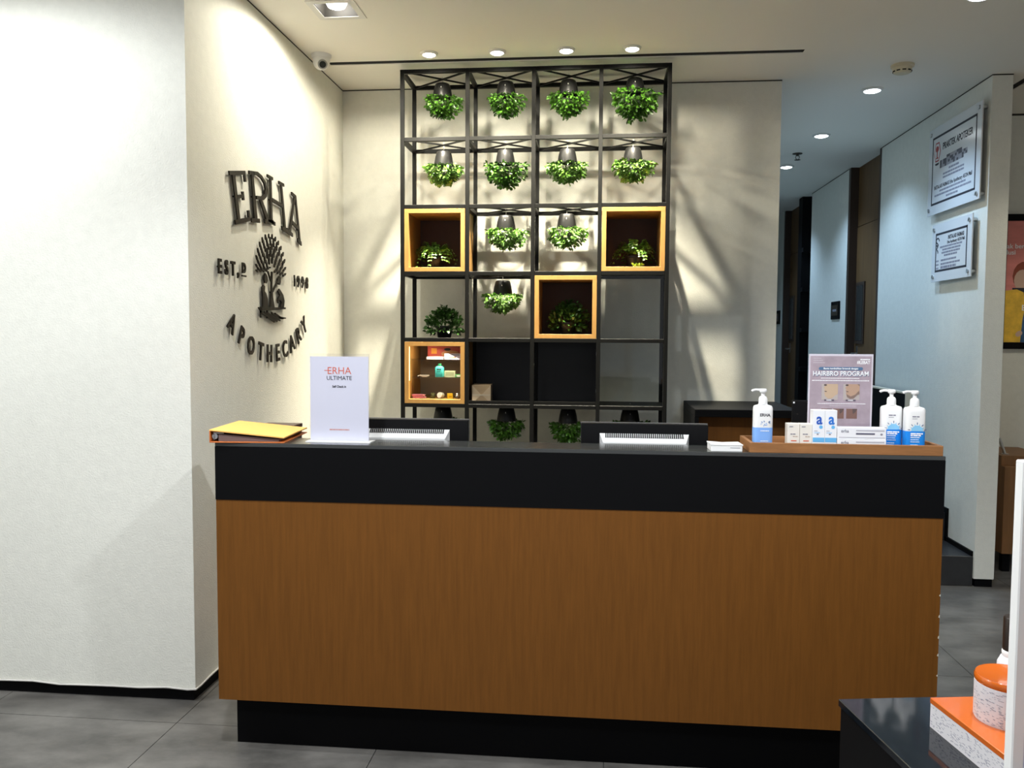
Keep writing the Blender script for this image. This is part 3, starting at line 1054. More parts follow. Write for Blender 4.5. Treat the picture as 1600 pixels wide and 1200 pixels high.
def carton(name, label, x, y, z, wx, dy, hz, m, rz=0.0, group=None, cat='box', bevel=0.0008):
    t = thing(name, label, cat, (x, y, z), rz, group)
    pbox('carton', t, m, -wx / 2, wx / 2, -dy / 2, dy / 2, 0, hz, bevel=bevel)
    return t


M_RED = mat('red_card', (0.40, 0.055, 0.045), 0.6)
GRP = 'small products in the display box'
t = carton('product_box', 'red printed product box at the back of the top glass shelf', -0.900, 4.98, 1.352, 0.215, 0.04, 0.078, M_RED, group=GRP)
flat('print_patch', [rect(-0.085, -0.052, 0.030, 0.062)], (0, -0.0200, 0), FRONT, mat('ink_amber', (0.65, 0.28, 0.03), 0.6), t)
flat('print_patch', [ell(0.03, 0.030, 0.055, 0.020)], (0, -0.0200, 0), FRONT, mat('ink_tan', (0.45, 0.22, 0.10), 0.6), t)
flat('print_patch', [ell(0.012, 0.056, 0.020, 0.008)], (0, -0.0200, 0), FRONT, INK, t)
t = carton('white_carton', 'flat white carton on the top glass shelf of the display box', -0.943, 4.87, 1.352, 0.095, 0.05, 0.015, M_WHITE, group=GRP)
blur_line((0, -0.025, 0), FRONT, -0.01, 0.02, 0.004, 0.005, INKGREY, t, 1)
t = carton('white_carton', 'lilac and white carton at the right of the top glass shelf', -0.838, 4.87, 1.352, 0.092, 0.05, 0.034, mat('lilac_card', (0.60, 0.56, 0.72), 0.5), group=GRP)
flat('print_patch', [rect(-0.02, 0.02, 0.004, 0.018)], (0, -0.025, 0), FRONT, mat('ink_brown', (0.10, 0.05, 0.04), 0.6), t)
blur_line((0, -0.025, 0), FRONT, -0.03, 0.04, 0.024, 0.005, INKGREY, t, 2)
# white curved scoop
t = thing('white_scoop', 'small white curved dish on the middle glass shelf', 'dish', (-1.008, 4.87, 1.249), group=GRP)
bm = nb(); lathe(bm, [(0.012, 0.0), (0.026, 0.004), (0.030, 0.010), (0.027, 0.010), (0.012, 0.004)], 20, sx=1.0, sy=0.6)
part('bowl', bm, M_WHITE, t, smooth=True)
bm = nb(); tube(bm, [(-0.024, 0, 0.009), (-0.034, 0, 0.006), (-0.040, 0, 0.003)], 0.003, 6)
part('handle', bm, M_WHITE, t, smooth=True)
# teal bottle
t = thing('teal_bottle', 'turquoise square bottle with green cap on the middle glass shelf', 'bottle', (-0.918, 4.87, 1.249), group=GRP)
M_TEAL = mat('teal_plastic', (0.05, 0.42, 0.42), 0.35)
bm = nb(); lathe(bm, [(0.022, 0.0), (0.025, 0.003), (0.025, 0.055), (0.018, 0.063), (0.010, 0.065)], 24, sy=0.7, power=6)
part('body', bm, M_TEAL, t, smooth=True)
bm = nb(); lathe(bm, [(0.011, 0.065), (0.011, 0.078), (0.009, 0.079)], 16)
part('cap', bm, mat('green_cap', (0.03, 0.25, 0.12), 0.4), t, smooth=True)
blur_line((0, -0.0178, 0), FRONT, -0.012, 0.012, 0.042, 0.006, INK, t, 3)
blur_line((0, -0.0178, 0), FRONT, -0.012, 0.008, 0.032, 0.003, INK, t, 4)
t = carton('product_box', 'pale green soap carton on the middle glass shelf', -0.859, 4.89, 1.249, 0.064, 0.03, 0.036, mat('pale_green_card', (0.36, 0.40, 0.28), 0.6), group=GRP)
flat('print_patch', [rect(-0.024, 0.024, 0.007, 0.029)], (0, -0.015, 0), FRONT, mat('ink_olive', (0.22, 0.25, 0.16), 0.6), t)
t = carton('product_box', 'flat green carton at the right of the middle glass shelf', -0.803, 4.87, 1.249, 0.040, 0.05, 0.016, mat('green_card', (0.06, 0.25, 0.08), 0.6), group=GRP)
flat('print_patch', [ell(0, 0.008, 0.012, 0.004)], (0, -0.025, 0), FRONT, INKWHITE, t)
zf = bz_ + bth
for k, (x, dz, lab) in enumerate(((-1.036, 0.0, 'lower pink tube lying in the display box'), (-1.042, 0.0125, 'upper pink tube lying in the display box'))):
    t = thing('pink_tube', lab, 'tube', (x, 4.86, zf + dz), R(4), group=GRP)
    bm = nb()
    obox(bm, (-0.038, 0, 0.006), (0.026, 0, 0.006), 0.03, 0.0115)
    part('body', bm, mat('pink_plastic', (0.48, 0.14, 0.20), 0.4), t, bevel=0.003)
    bm = nb(); obox(bm, (0.026, 0, 0.006), (0.040, 0, 0.006), 0.018, 0.010)
    part('cap', bm, mat('rose_cap', (0.55, 0.22, 0.26), 0.4), t, bevel=0.002)
t = thing('green_jar', 'dark green glass jar at the bottom of the display box', 'jar', (-0.959, 4.87, zf), group=GRP)
bm = nb(); lathe(bm, [(0.011, 0), (0.014, 0.004), (0.014, 0.020), (0.011, 0.023)], 18)
part('body', bm, mat('green_glass', (0.045, 0.06, 0.025), 0.2), t, smooth=True)
bm = nb(); lathe(bm, [(0.012, 0.023), (0.012, 0.031), (0.010, 0.032)], 18)
part('lid', bm, mat('olive_lid', (0.10, 0.12, 0.05), 0.35), t, smooth=True)
t = thing('white_tub', 'round white tub lying on its side in the display box', 'tub', (-0.912, 4.88, zf + 0.0175), group=GRP)
bm = nb()
mrot = Matrix.Rotation(R(80), 4, 'X') @ Matrix.Rotation(R(-25), 4, 'Y')
bmesh.ops.create_cone(bm, cap_ends=True, segments=28, radius1=0.0175, radius2=0.0175, depth=0.022, matrix=mrot)
part('body', bm, mat('grey_white', (0.55, 0.57, 0.52), 0.4), t, smooth=True)
bm = nb()
bmesh.ops.create_cone(bm, cap_ends=True, segments=28, radius1=0.0172, radius2=0.0165, depth=0.006, matrix=mrot @ Matrix.Translation((0, 0, 0.0135)))
part('lid', bm, M_WHITE, t, smooth=True)
t = thing('yellow_cube', 'small yellow box at the bottom of the display box', 'box', (-0.857, 4.87, zf), R(20), group=GRP)
pbox('carton', t, mat('yellow_card', (0.75, 0.50, 0.01), 0.5), -0.015, 0.015, -0.014, 0.014, 0, 0.030, bevel=0.001)
flat('print_patch', [rect(-0.008, 0.008, 0.010, 0.014)], (0, -0.014, 0), FRONT, mat('ink_ochre', (0.3, 0.18, 0.0), 0.6), t)
t = thing('silver_trinket', 'small silver and black trinket at the bottom of the display box', 'trinket', (-0.814, 4.87, zf), group=GRP)
bm = nb(); lathe(bm, [(0.006, 0), (0.015, 0.006), (0.0155, 0.014), (0.010, 0.022), (0.012, 0.027), (0.008, 0.031)], 18)
part('body', bm, M_STEEL, t, smooth=True)
bm = nb(); lathe(bm, [(0.0162, 0.008), (0.0162, 0.013)], 18)
part('band', bm, M_BLK, t)
t = thing('grey_bead', 'tiny grey round item at the right end of the display box', 'trinket', (-0.789, 4.87, zf), group=GRP)
bm = nb(); lathe(bm, [(0.003, 0), (0.007, 0.004), (0.008, 0.010), (0.006, 0.016), (0.002, 0.019)], 14)
part('body', bm, mat('grey_bead', (0.3, 0.3, 0.3), 0.4), t, smooth=True)
bm = nb(); lathe(bm, [(0.004, 0.018), (0.004, 0.021)], 10)
part('knob', bm, M_BLK, t)
# parcel
t = thing('paper_parcel', 'brown paper parcel with folded ends in the black compartment', 'parcel', (-0.672, 4.915, LV[5] + B / 2), R(3))
M_KRAFT = mat('kraft_paper', (0.46, 0.33, 0.20), 0.7, var=0.1, vscale=30)
pbox('wrapping', t, M_KRAFT, -0.055, 0.055, -0.075, 0.075, 0, 0.108, bevel=0.002)
M_KRAFT2 = mat('kraft_fold', (0.60, 0.47, 0.32), 0.7)
flat('fold', [[(-0.053, 0.002), (0.0, 0.050), (-0.053, 0.106)]], (0, -0.075, 0), FRONT, M_KRAFT2, t, 0.0015)
flat('fold', [[(0.053, 0.002), (0.053, 0.106), (0.002, 0.052)]], (0, -0.075, 0), FRONT, M_KRAFT2, t, 0.0012)
flat('tape', [rect(-0.053, 0.053, 0.046, 0.054)], (0, -0.0765, 0), FRONT, mat('clear_tape', (0.66, 0.58, 0.45), 0.25), t, 0.0006)
pbox('tape', t, mat('dark_tape', (0.06, 0.05, 0.05), 0.3), 0.055, 0.056, -0.06, -0.03, 0.0, 0.108)
pbox('tape', t, MATS['dark_tape'], 0.055, 0.056, 0.02, 0.05, 0.0, 0.108)


# ================================================================== MONITORS
def monitor(x0, x1, ztop, label):
    xm, hw_ = 0.5 * (x0 + x1), 0.5 * (x1 - x0)
    t = thing('computer_monitor', label, 'monitor', (xm, 3.14, 0.745), group='monitors behind the counter')
    zt = ztop - 0.745
    pbox('back_shell', t, M_SCREEN, -hw_, hw_, -0.040, -0.012, zt - 0.30, zt, bevel=0.002)
    pbox('bezel', t, mat('grey_bezel', (0.10, 0.10, 0.10), 0.35), -hw_ - 0.001, hw_ + 0.001, -0.012, -0.002, zt - 0.302, zt + 0.002, bevel=0.001)
    pbox('screen', t, M_GLOSS, -hw_ + 0.012, hw_ - 0.012, -0.002, -0.001, zt - 0.28, zt - 0.012)
    bm = nb()
    x_ = hw_ * 0.70
    z1, z2 = zt - 0.036, zt - 0.066
    vs = [(-x_, -0.040, z1), (x_, -0.040, z1), (x_ - 0.012, -0.070, z2), (-x_ + 0.012, -0.070, z2),
          (-x_ + 0.012, -0.070, zt - 0.22), (x_ - 0.012, -0.070, zt - 0.22), (-x_, -0.040, zt - 0.24), (x_, -0.040, zt - 0.24)]
    v = [bm.verts.new(p) for p in vs]
    for f_ in ((0, 1, 2, 3), (3, 2, 5, 4), (4, 5, 7, 6), (0, 3, 4, 6), (1, 7, 5, 2), (0, 6, 7, 1)):
        bm.faces.new([v[i] for i in f_])
    hu = part('rear_hump', bm, M_SILV, t, label='silver rear housing')
    bm = nb()
    n = 38
    for i in range(n):
        xx = -x_ * 0.86 + 2 * x_ * 0.86 * i / (n - 1)
        obox(bm, (xx, -0.0415, z1 - 0.000), (xx, -0.0565, z1 - 0.0125), 0.0040, 0.003)
    g = part('vent_grille', bm, M_DARK, hu)
    g['kind'] = 'stuff'
    pbox('neck', t, M_SCREEN, -0.03, 0.03, -0.062, -0.030, 0.012, zt - 0.20)
    bm = nb(); lathe(bm, [(0.10, 0.0), (0.10, 0.008), (0.09, 0.012)], 32, c=(0, -0.02), sy=0.72)
    part('base', bm, M_SCREEN, t, smooth=True)


monitor(-0.935, -0.478, 1.180, 'black monitor seen from behind, next to the check-in card')
monitor(-0.060, 0.398, 1.177, 'black monitor seen from behind, middle of the counter')

# black tablet on the desk behind the poster
t = thing('desk_tablet', 'black tablet stand half hidden behind the hair program poster', 'tablet', (0.878, 3.33, 0.745), R(-14))
pbox('foot', t, M_SCREEN, -0.06, 0.06, -0.05, 0.06, 0, 0.012, bevel=0.002)
pbox('stem', t, M_SCREEN, -0.015, 0.015, 0.0, 0.02, 0.012, 0.40)
sh = pbox('shell', t, M_SCREEN, -0.135, 0.135, -0.016, -0.002, 0.30, 0.508, bevel=0.003)
pbox('camera_window', sh, M_WHITE, -0.130, -0.124, -0.018, -0.016, 0.496, 0.502)

# dark box behind the binder
t = thing('dark_box', 'dark brown box on the desk behind the orange binder', 'box', (-1.255, 3.27, 0.745))
pbox('body', t, mat('dark_brown', (0.035, 0.018, 0.014), 0.4), -0.08, 0.06, -0.04, 0.06, 0, 0.375, bevel=0.002)
pbox('lid', t, mat('dark_red_brown', (0.06, 0.03, 0.025), 0.3), -0.082, 0.062, -0.042, 0.062, 0.375, 0.390, bevel=0.002)

# ================================================================== CHECK-IN CARD
t = thing('checkin_card', 'white self check-in card in a clear acrylic stand', 'sign', (-0.912, 2.925, CT))
bw = 0.108
pbox('acrylic_panel', t, M_ACRYL, -bw, bw, -0.0045, -0.002, 0.002, 0.312)
pbox('acrylic_panel', t, M_ACRYL, -bw, bw, 0.002, 0.0045, 0.002, 0.312)
pbox('acrylic_foot', t, mat('milky_acrylic', (0.75, 0.75, 0.74), 0.15), -bw - 0.006, bw + 0.012, -0.034, 0.034, 0.0, 0.0025)
pp = pbox('paper', t, M_PAPER, -bw + 0.002, bw - 0.002, -0.0012, 0.0012, 0.003, 0.302)
FP = (0, -0.0013, 0)
text('ERHA', 0.036, (0.0, -0.0013, 0.240), FRONT, INKRED, pp, bold=-0.0002, sx=0.98)
flat('lettering', [rect(-0.054, -0.034, 0.2515, 0.2535)], FP, FRONT, INKRED, pp)
text('ULTIMATE', 0.0205, (0.0, -0.0013, 0.219), FRONT, INK, pp, sx=0.98)
text('Self Check in', 0.0112, (0.0, -0.0013, 0.192), FRONT, INK, pp, bold=0.00025, sx=0.85)
blur_line(FP, FRONT, -0.036, 0.036, 0.040, 0.0042, mat('ink_faint_red', (0.55, 0.25, 0.22), 0.7), pp, 9)

# ================================================================== ORANGE BINDER
t = thing('ring_binder', 'orange lever arch binder lying on the left end of the counter', 'binder', (-1.347, 2.822, CT), R(5))
M_OR = mat('orange_binder', (0.86, 0.47, 0.12), 0.5)
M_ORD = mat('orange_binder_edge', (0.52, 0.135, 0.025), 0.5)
bw, bd, bh = 0.262, 0.315, 0.042
bm = nb(); box(bm, 0, bw, 0, bd, 0, 0.004)
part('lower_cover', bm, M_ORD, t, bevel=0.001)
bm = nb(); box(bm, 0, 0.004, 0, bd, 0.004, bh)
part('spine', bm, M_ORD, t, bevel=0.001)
bm = nb()
vs = [(0, 0, bh), (bw, 0, 0.017), (bw, bd, 0.017), (0, bd, bh), (0, 0, bh + 0.004), (bw, 0, 0.021), (bw, bd, 0.021), (0, bd, bh + 0.004)]
v = [bm.verts.new(p) for p in vs]
for f_ in ((3, 2, 1, 0), (4, 5, 6, 7), (0, 1, 5, 4), (1, 2, 6, 5), (2, 3, 7, 6), (3, 0, 4, 7)):
    bm.faces.new([v[i] for i in f_])
part('upper_cover', bm, M_OR, t, label='yellow orange upper cover')
bm = nb()
vs = [(0.03, 0.008, 0.005), (bw - 0.02, 0.008, 0.005), (bw - 0.02, bd - 0.01, 0.005), (0.03, bd - 0.01, 0.005),
      (0.03, 0.008, 0.030), (bw - 0.02, 0.008, 0.013), (bw - 0.02, bd - 0.01, 0.013), (0.03, bd - 0.01, 0.030)]
v = [bm.verts.new(p) for p in vs]
for f_ in ((3, 2, 1, 0), (4, 5, 6, 7), (0, 1, 5, 4), (1, 2, 6, 5), (2, 3, 7, 6), (3, 0, 4, 7)):
    bm.faces.new([v[i] for i in f_])
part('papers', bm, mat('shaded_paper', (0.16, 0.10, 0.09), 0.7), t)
bm = nb(); tube(bm, [(0.018, 0.006, 0.022), (0.018, bd - 0.006, 0.022)], 0.010, 14)
part('ring_mechanism', bm, M_STEEL, t, smooth=True)
bm = nb(); tube(bm, [(0.016, 0.004, 0.010), (0.014, 0.004, 0.034), (0.05, 0.004, 0.034)], 0.002, 6)
part('lever', bm, M_STEEL, t, smooth=True)

# ================================================================== SMALL WHITE CARTON
t = thing('white_card_box', 'small white card box lying between the monitor and the tray', 'box', (0.425, 2.885, CT), R(2))
pbox('base', t, M_WHITE, -0.050, 0.052, -0.035, 0.045, 0, 0.020, bevel=0.001)
bm = nb()
prism(bm, [(-0.052, 0.0205), (0.054, 0.0205), (0.054, 0.0235), (0.0, 0.0215), (-0.052, 0.0250)], (0, 0.047, 0), FRONT, 0.0, 0.083)
part('lid', bm, M_WHITE, t)
flat('slot', [rect(0.012, 0.045, 0.012, 0.0135)], (0, -0.035, 0), FRONT, INKGREY, t)

# ================================================================== TRAY WITH PRODUCTS
TX0, TX1, TY0, TY1, TH = 0.500, 1.108, 2.838, 3.042, 0.033
TRY = thing('wooden_tray', 'shallow brown wooden tray of products on the right end of the counter', 'tray', (0.5 * (TX0 + TX1), 0.5 * (TY0 + TY1), CT))
tw, td = (TX1 - TX0) / 2, (TY1 - TY0) / 2
pbox('bottom_board', TRY, M_TRAY, -tw + 0.012, tw - 0.012, -td + 0.012, td - 0.012, 0, 0.007)
pbox('front_rim', TRY, M_TRAY, -tw, tw, -td, -td + 0.012, 0, TH, bevel=0.001)
pbox('back_rim', TRY, M_TRAY, -tw, tw, td - 0.012, td, 0, TH, bevel=0.001)
pbox('side_rim', TRY, M_TRAY, -tw, -tw + 0.012, -td + 0.012, td - 0.012, 0, TH)
pbox('side_rim', TRY, M_TRAY, tw - 0.012, tw, -td + 0.012, td - 0.012, 0, TH)
ZT = CT + 0.007


def pump_bottle(x, y, label, style, rz, hx=0.0315):
    t = thing('pump_bottle', label, 'bottle', (x, y, ZT), rz, group='white pump bottles in the tray')
    bm = nb()
    lathe(bm, [(0.93, 0.0), (1.0, 0.004), (1.0, 0.128), (0.985, 0.136), (0.90, 0.142), (0.50, 0.146), (0.46, 0.148)], 36, sx=hx, sy=0.021, power=4.0)
    bo = part('body', bm, M_WHITE, t, smooth=True)
    bm = nb(); lathe(bm, [(0.0145, 0.147), (0.0145, 0.160), (0.0135, 0.169), (0.0095, 0.174)], 24)
    part('collar', bm, M_WHITE, t, smooth=True)
    bm = nb(); lathe(bm, [(0.0065, 0.172), (0.0065, 0.190)], 16)
    part('stem', bm, M_WHITE, t, smooth=True)
    bm = nb()
    lathe(bm, [(0.010, 0.186), (0.0125, 0.190), (0.0125, 0.196), (0.0105, 0.199)], 20)
    tube(bm, [(-0.004, 0, 0.194), (-0.024, 0, 0.1955), (-0.034, 0, 0.193), (-0.037, 0, 0.190)], 0.0042, 10)
    part('pump_head', bm, M_WHITE, t, smooth=True)
    fy = -0.0212
    if style == 'soft':
        bm = nb()
        lathe(bm, [(1.012, 0.006), (1.012, 0.070)], 36, sx=hx, sy=0.021, power=4.0)
        lb = part('label_band', bm, mat('periwinkle_label', (0.19, 0.38, 0.78), 0.45), t, smooth=True)
        text('ERHA', 0.0135, (0.004, fy + 0.0004, 0.108), FRONT, INK, bo, bold=0.0004)
        rr = random.Random(2)
        flat('print_leaf', [ell(0.004 + rr.uniform(-0.013, 0.016), 0.074 + rr.uniform(0, 0.018), 0.003, 0.0016, 8, rot=rr.uniform(0, 3)) for _ in range(16)],
             (0, fy + 0.0004, 0), FRONT, mat('ink_pale_blue', (0.35, 0.48, 0.74), 0.6), bo)
        blur_line((0, fy - 0.0002, 0), FRONT, -0.010, 0.018, 0.058, 0.0025, INKWHITE, lb, 1)
        blur_line((0, fy - 0.0002, 0), FRONT, -0.010, 0.016, 0.024, 0.002, INKWHITE, lb, 2)
    else:
        bm = nb()
        lathe(bm, [(1.012, 0.002), (1.012, 0.066)], 36, sx=hx, sy=0.021, power=4.0)
        lb = part('label_band', bm, mat('cobalt_label', (0.005, 0.22, 0.72), 0.4), t, smooth=True)
        blur_line((0, fy + 0.0004, 0), FRONT, -0.012, 0.010, 0.112, 0.004, INKGREY, bo, 5)
        blur_line((0, fy + 0.0004, 0), FRONT, -0.012, 0.004, 0.106, 0.0018, INKGREY, bo, 6)
        flat('print_sunburst', [ell(0.004, 0.0665, 0.019, 0.019, 16, 0, math.pi)], (0, fy + 0.0004, 0), FRONT, mat('ink_aqua', (0.22, 0.52, 0.76), 0.6), bo)
        rays, dark = [], []
        for k in range(9):
            a = R(10 + 20 * k)
            c_, s_ = math.cos(a), math.sin(a)
            tgt = dark if k % 2 == 0 else rays
            r0, r1 = (0.022, 0.029) if k % 2 == 0 else (0.018, 0.024)
            tgt.append([(0.004 + r0 * c_ - 0.0012 * s_, 0.0665 + r0 * s_ + 0.0012 * c_), (0.004 + r0 * c_ + 0.0012 * s_, 0.0665 + r0 * s_ - 0.0012 * c_),
                        (0.004 + r1 * c_ + 0.0009 * s_, 0.0665 + r1 * s_ - 0.0009 * c_), (0.004 + r1 * c_ - 0.0009 * s_, 0.0665 + r1 * s_ + 0.0009 * c_)])
        flat('print_ray', rays, (0, fy + 0.0002, 0), FRONT, MATS['ink_aqua'], bo)
        flat('print_ray', dark, (0, fy + 0.0002, 0), FRONT, mat('ink_navy', (0.04, 0.10, 0.24), 0.6), bo)
        for q, (zz, hh, u1) in enumerate(((0.056, 0.0042, 0.022), (0.050, 0.0042, 0.016), (0.044, 0.0025, 0.012), (0.037, 0.0018, 0.010), (0.030, 0.0018, 0.012), (0.020, 0.0018, 0.008), (0.014, 0.0018, 0.006))):
            blur_line((0, fy - 0.0002, 0), FRONT, -0.016, u1, zz, hh, INKWHITE, lb, 20 + q)
    return t


pump_bottle(0.553, 2.915, 'white pump bottle with pale blue label at the left of the tray', 'soft', 0.0)
pump_bottle(0.983, 2.960, 'white and cobalt pump bottle beside the stacked long cartons', 'sun', R(-4), 0.0335)
pump_bottle(1.042, 2.915, 'white and cobalt pump bottle at the right end of the tray', 'sun', R(-2), 0.0325)

# small cream cartons
M_CREAM = mat('cream_card', (0.72, 0.69, 0.63), 0.6)
for k, (x, lab) in enumerate(((0.650, 'small cream carton, left one of the pair in the tray'), (0.690, 'small cream carton, right one of the pair in the tray'))):
    t = carton('product_carton', lab, x, 2.91, ZT, 0.039, 0.04, 0.085, M_CREAM, group='small cartons in the tray')
    fo = (0, -0.020, 0)
    blur_line(fo, FRONT, -0.014, -0.002, 0.074, 0.003, INKGREY, t, 2)
    blur_line(fo, FRONT, -0.010, 0.006, 0.049, 0.0035, INKGREY, t, 3)
    blur_line(fo, FRONT, -0.002, 0.014, 0.041, 0.0035, mat('ink_warm_grey', (0.45, 0.36, 0.30), 0.6), t, 4)
    flat('print_patch', [rect(-0.008, 0.010, 0.027, 0.030)], fo, FRONT, INKRED, t)
# cartons with the letter a
for k, (x, lab) in enumerate(((0.7295, 'white carton printed with a blue letter a, left one of two'), (0.7685, 'white carton printed with a blue letter a, right one of two'))):
    t = carton('product_carton', lab, x, 2.905, ZT, 0.0385, 0.04, 0.132, mat('white_card', (0.78, 0.79, 0.82), 0.5), group='letter cartons in the tray')
    fo = (0, -0.020, 0)
    text('a', 0.052, (0.0015, -0.020, 0.086), FRONT, INKBLUE if k == 0 else mat('ink_mid_blue', (0.02, 0.16, 0.58), 0.6), t, bold=0.0012, sx=0.86)
    flat('print_dot', [ell(0.007, 0.076, 0.0058, 0.0058)], fo, FRONT, INKSKY, t)
    blur_line(fo, FRONT, -0.014, -0.004, 0.062, 0.0018, INKGREY, t, 4)
    blur_line(fo, FRONT, -0.014, 0.004, 0.056, 0.0018, INKSKY, t, 5)
    blur_line(fo, FRONT, -0.006, 0.000, 0.050, 0.004, INKGREY, t, 6)
    flat('print_band', [rect(-0.0185, 0.0188, 0.026, 0.041)], fo, FRONT, INKSKY, t)
# long cartons stacked
for k, (dz, lab) in enumerate(((0.0, 'long white carton, lower one of the stack in the tray'), (0.038, 'long white carton, upper one of the stack in the tray'))):
    t = carton('long_carton', lab, 0.867, 2.905 + 0.002 * k, ZT + dz, 0.156, 0.045, 0.0375, MATS['white_card'], group='long cartons in the tray')
    fo = (0, -0.0225, 0)
    text('erha', 0.0155, (-0.066, -0.0225, 0.0215), FRONT, INKGREY, t, align='LEFT', bold=0.0002, sx=0.9)
    flat('print_band', [rect(-0.018, 0.072, 0.0265, 0.0305)], fo, FRONT, mat('ink_light_grey', (0.42, 0.42, 0.48), 0.6), t)
    flat('print_band', [rect(-0.018, 0.042, 0.0150, 0.0205)], fo, FRONT, mat('ink_slate', (0.11, 0.11, 0.16), 0.6), t)
    flat('print_dot', [ell(0.063, 0.0165, 0.004, 0.0035)], fo, FRONT, INKGREY, t)
    flat('print_band', [rect(-0.072, 0.074, 0.0045, 0.0065)], fo, FRONT, MATS['ink_light_grey'], t)

# hair program poster in a stand
t = thing('program_poster', 'mauve hair program poster in a clear stand on the tray', 'sign', (0.822, 2.985, ZT), R(2))
pw, ph = 0.108, 0.318
pbox('acrylic_panel', t, M_ACRYL, -pw, pw, -0.0045, -0.002, 0.0, ph)
pbox('acrylic_panel', t, M_ACRYL, -pw, pw, 0.002, 0.0045, 0.0, ph)
pbox('acrylic_foot', t, M_ACRYL, -pw, pw, -0.03, 0.03, 0.0, 0.003)
pa = pbox('paper', t, mat('lilac_white_paper', (0.66, 0.62, 0.68), 0.7), -pw + 0.001, pw - 0.001, -0.0012, 0.0012, 0.003, ph - 0.002)
fo = (0, -0.0013, 0)
flat('print_background', [rect(-0.102, 0.102, 0.006, ph - 0.009)], fo, FRONT, mat('ink_mauve', (0.40, 0.32, 0.36), 0.7, var=0.18, vscale=14), pa, 0.0003)
f2 = (0, -0.0016, 0)
text('#', 0.016, (0.058, -0.0016, 0.284), FRONT, INKWHITE, pa, bold=0.0003)
text('LEBAT', 0.0145, (0.079, -0.0016, 0.283), FRONT, INKWHITE, pa, bold=0.0004, sx=0.85)
blur_line(f2, FRONT, 0.064, 0.097, 0.296, 0.004, INKWHITE, pa, 8, 0.2)
for q in range(3):
    blur_line(f2, FRONT, -0.092, -0.066 + 0.006 * q, 0.300 - 0.0075 * q, 0.003, mat('ink_faint_lilac', (0.50, 0.44, 0.48), 0.7), pa, 30 + q)
flat('print_capsule', [ell(-0.068, 0.2665, 0.0055, 0.0055, 10, math.pi / 2, 1.5 * math.pi) + ell(0.068, 0.2665, 0.0055, 0.0055, 10, -math.pi / 2, math.pi / 2)],
     f2, FRONT, mat('ink_denim', (0.06, 0.14, 0.26), 0.6), pa)
text('Bantu tumbuhkan brewok dengan', 0.0085, (0.0, -0.0022, 0.2642), FRONT, INKWHITE, pa, bold=0.0002)
text('HAIRBRO PROGRAM', 0.0225, (0.0016, -0.0014, 0.2408), FRONT, mat('ink_shadow_blue', (0.13, 0.16, 0.27), 0.7), pa, bold=0.0011, sx=0.90)
text('HAIRBRO PROGRAM', 0.0225, (0.0, -0.0022, 0.2422), FRONT, INKWHITE, pa, bold=0.0004, sx=0.90)
blur_line(f2, FRONT, -0.065, 0.062, 0.2325, 0.0022, INKWHITE, pa, 41)
blur_line(f2, FRONT, -0.095, 0.095, 0.2245, 0.0026, INKWHITE, pa, 42)
M_SKIN = mat('ink_skin', (0.50, 0.36, 0.24), 0.7)
M_SKIN2 = mat('ink_skin_warm', (0.44, 0.28, 0.19), 0.7)
M_HAIRP = mat('ink_dark_brown', (0.09, 0.055, 0.05), 0.7)
for q, (u0, sk) in enumerate(((-0.062, M_SKIN), (0.010, M_SKIN2))):
    ph_ = flat('printed_photo', [rect(u0, u0 + 0.054, 0.160, 0.214)], f2, FRONT, mat('ink_pale_beige', (0.47, 0.41, 0.38), 0.7), pa, 0.0003)
    f3 = (0, -0.0020, 0)
    prof = [(u0 + 0.014, 0.214), (u0 + 0.010, 0.206), (u0 + 0.006, 0.200), (u0 + 0.011, 0.197), (u0 + 0.008, 0.192), (u0 + 0.011, 0.188), (u0 + 0.009, 0.183),
            (u0 + 0.012, 0.172), (u0 + 0.022, 0.164), (u0 + 0.034, 0.165), (u0 + 0.046, 0.176), (u0 + 0.054, 0.180), (u0 + 0.054, 0.214)]
    flat('printed_face', [prof], f3, FRONT, sk, ph_, 0.0003)
    f4 = (0, -0.0024, 0)
    flat('printed_beard', [[(u0 + 0.010, 0.190), (u0 + 0.017, 0.1895), (u0 + 0.017, 0.187), (u0 + 0.010, 0.1875)], ell(u0 + 0.012, 0.2105, 0.005, 0.003)], f4, FRONT, M_HAIRP, ph_, 0.0003)
    if q == 1:
        flat('printed_beard', [[(u0 + 0.011, 0.180), (u0 + 0.013, 0.170), (u0 + 0.023, 0.164), (u0 + 0.034, 0.165), (u0 + 0.046, 0.176), (u0 + 0.054, 0.181), (u0 + 0.052, 0.192), (u0 + 0.040, 0.179), (u0 + 0.025, 0.172)],
                               [(u0 + 0.046, 0.214), (u0 + 0.054, 0.214), (u0 + 0.054, 0.207)]], f4, FRONT, mat('ink_beard', (0.22, 0.14, 0.11), 0.7), ph_, 0.0003)
    flat('printed_caption', [rect(u0 + 0.009, u0 + 0.042, 0.156, 0.1615)], f4, FRONT, mat('ink_plum', (0.12, 0.09, 0.13), 0.7), ph_, 0.0003)
    flat('printed_caption', [rect(u0 + 0.016, u0 + 0.033, 0.1575, 0.1600)], (0, -0.0028, 0), FRONT, INKWHITE, ph_, 0.0003)
blur_line(f2, FRONT, -0.075, 0.085, 0.146, 0.002, INKWHITE, pa, 43)
blur_line(f2, FRONT, -0.035, 0.055, 0.138, 0.003, MATS['ink_faint_lilac'], pa, 44)
for u0 in (-0.062, -0.022, 0.022):
    ph_ = flat('printed_photo', [rect(u0, u0 + 0.036, 0.096, 0.130)], f2, FRONT, mat('ink_cheek', (0.20, 0.10, 0.075), 0.7), pa, 0.0003)
    flat('printed_beard', [[(u0 + 0.02, 0.130), (u0 + 0.036, 0.130), (u0 + 0.030, 0.118), (u0 + 0.022, 0.112)]], (0, -0.0020, 0), FRONT, M_HAIRP, ph_, 0.0003)

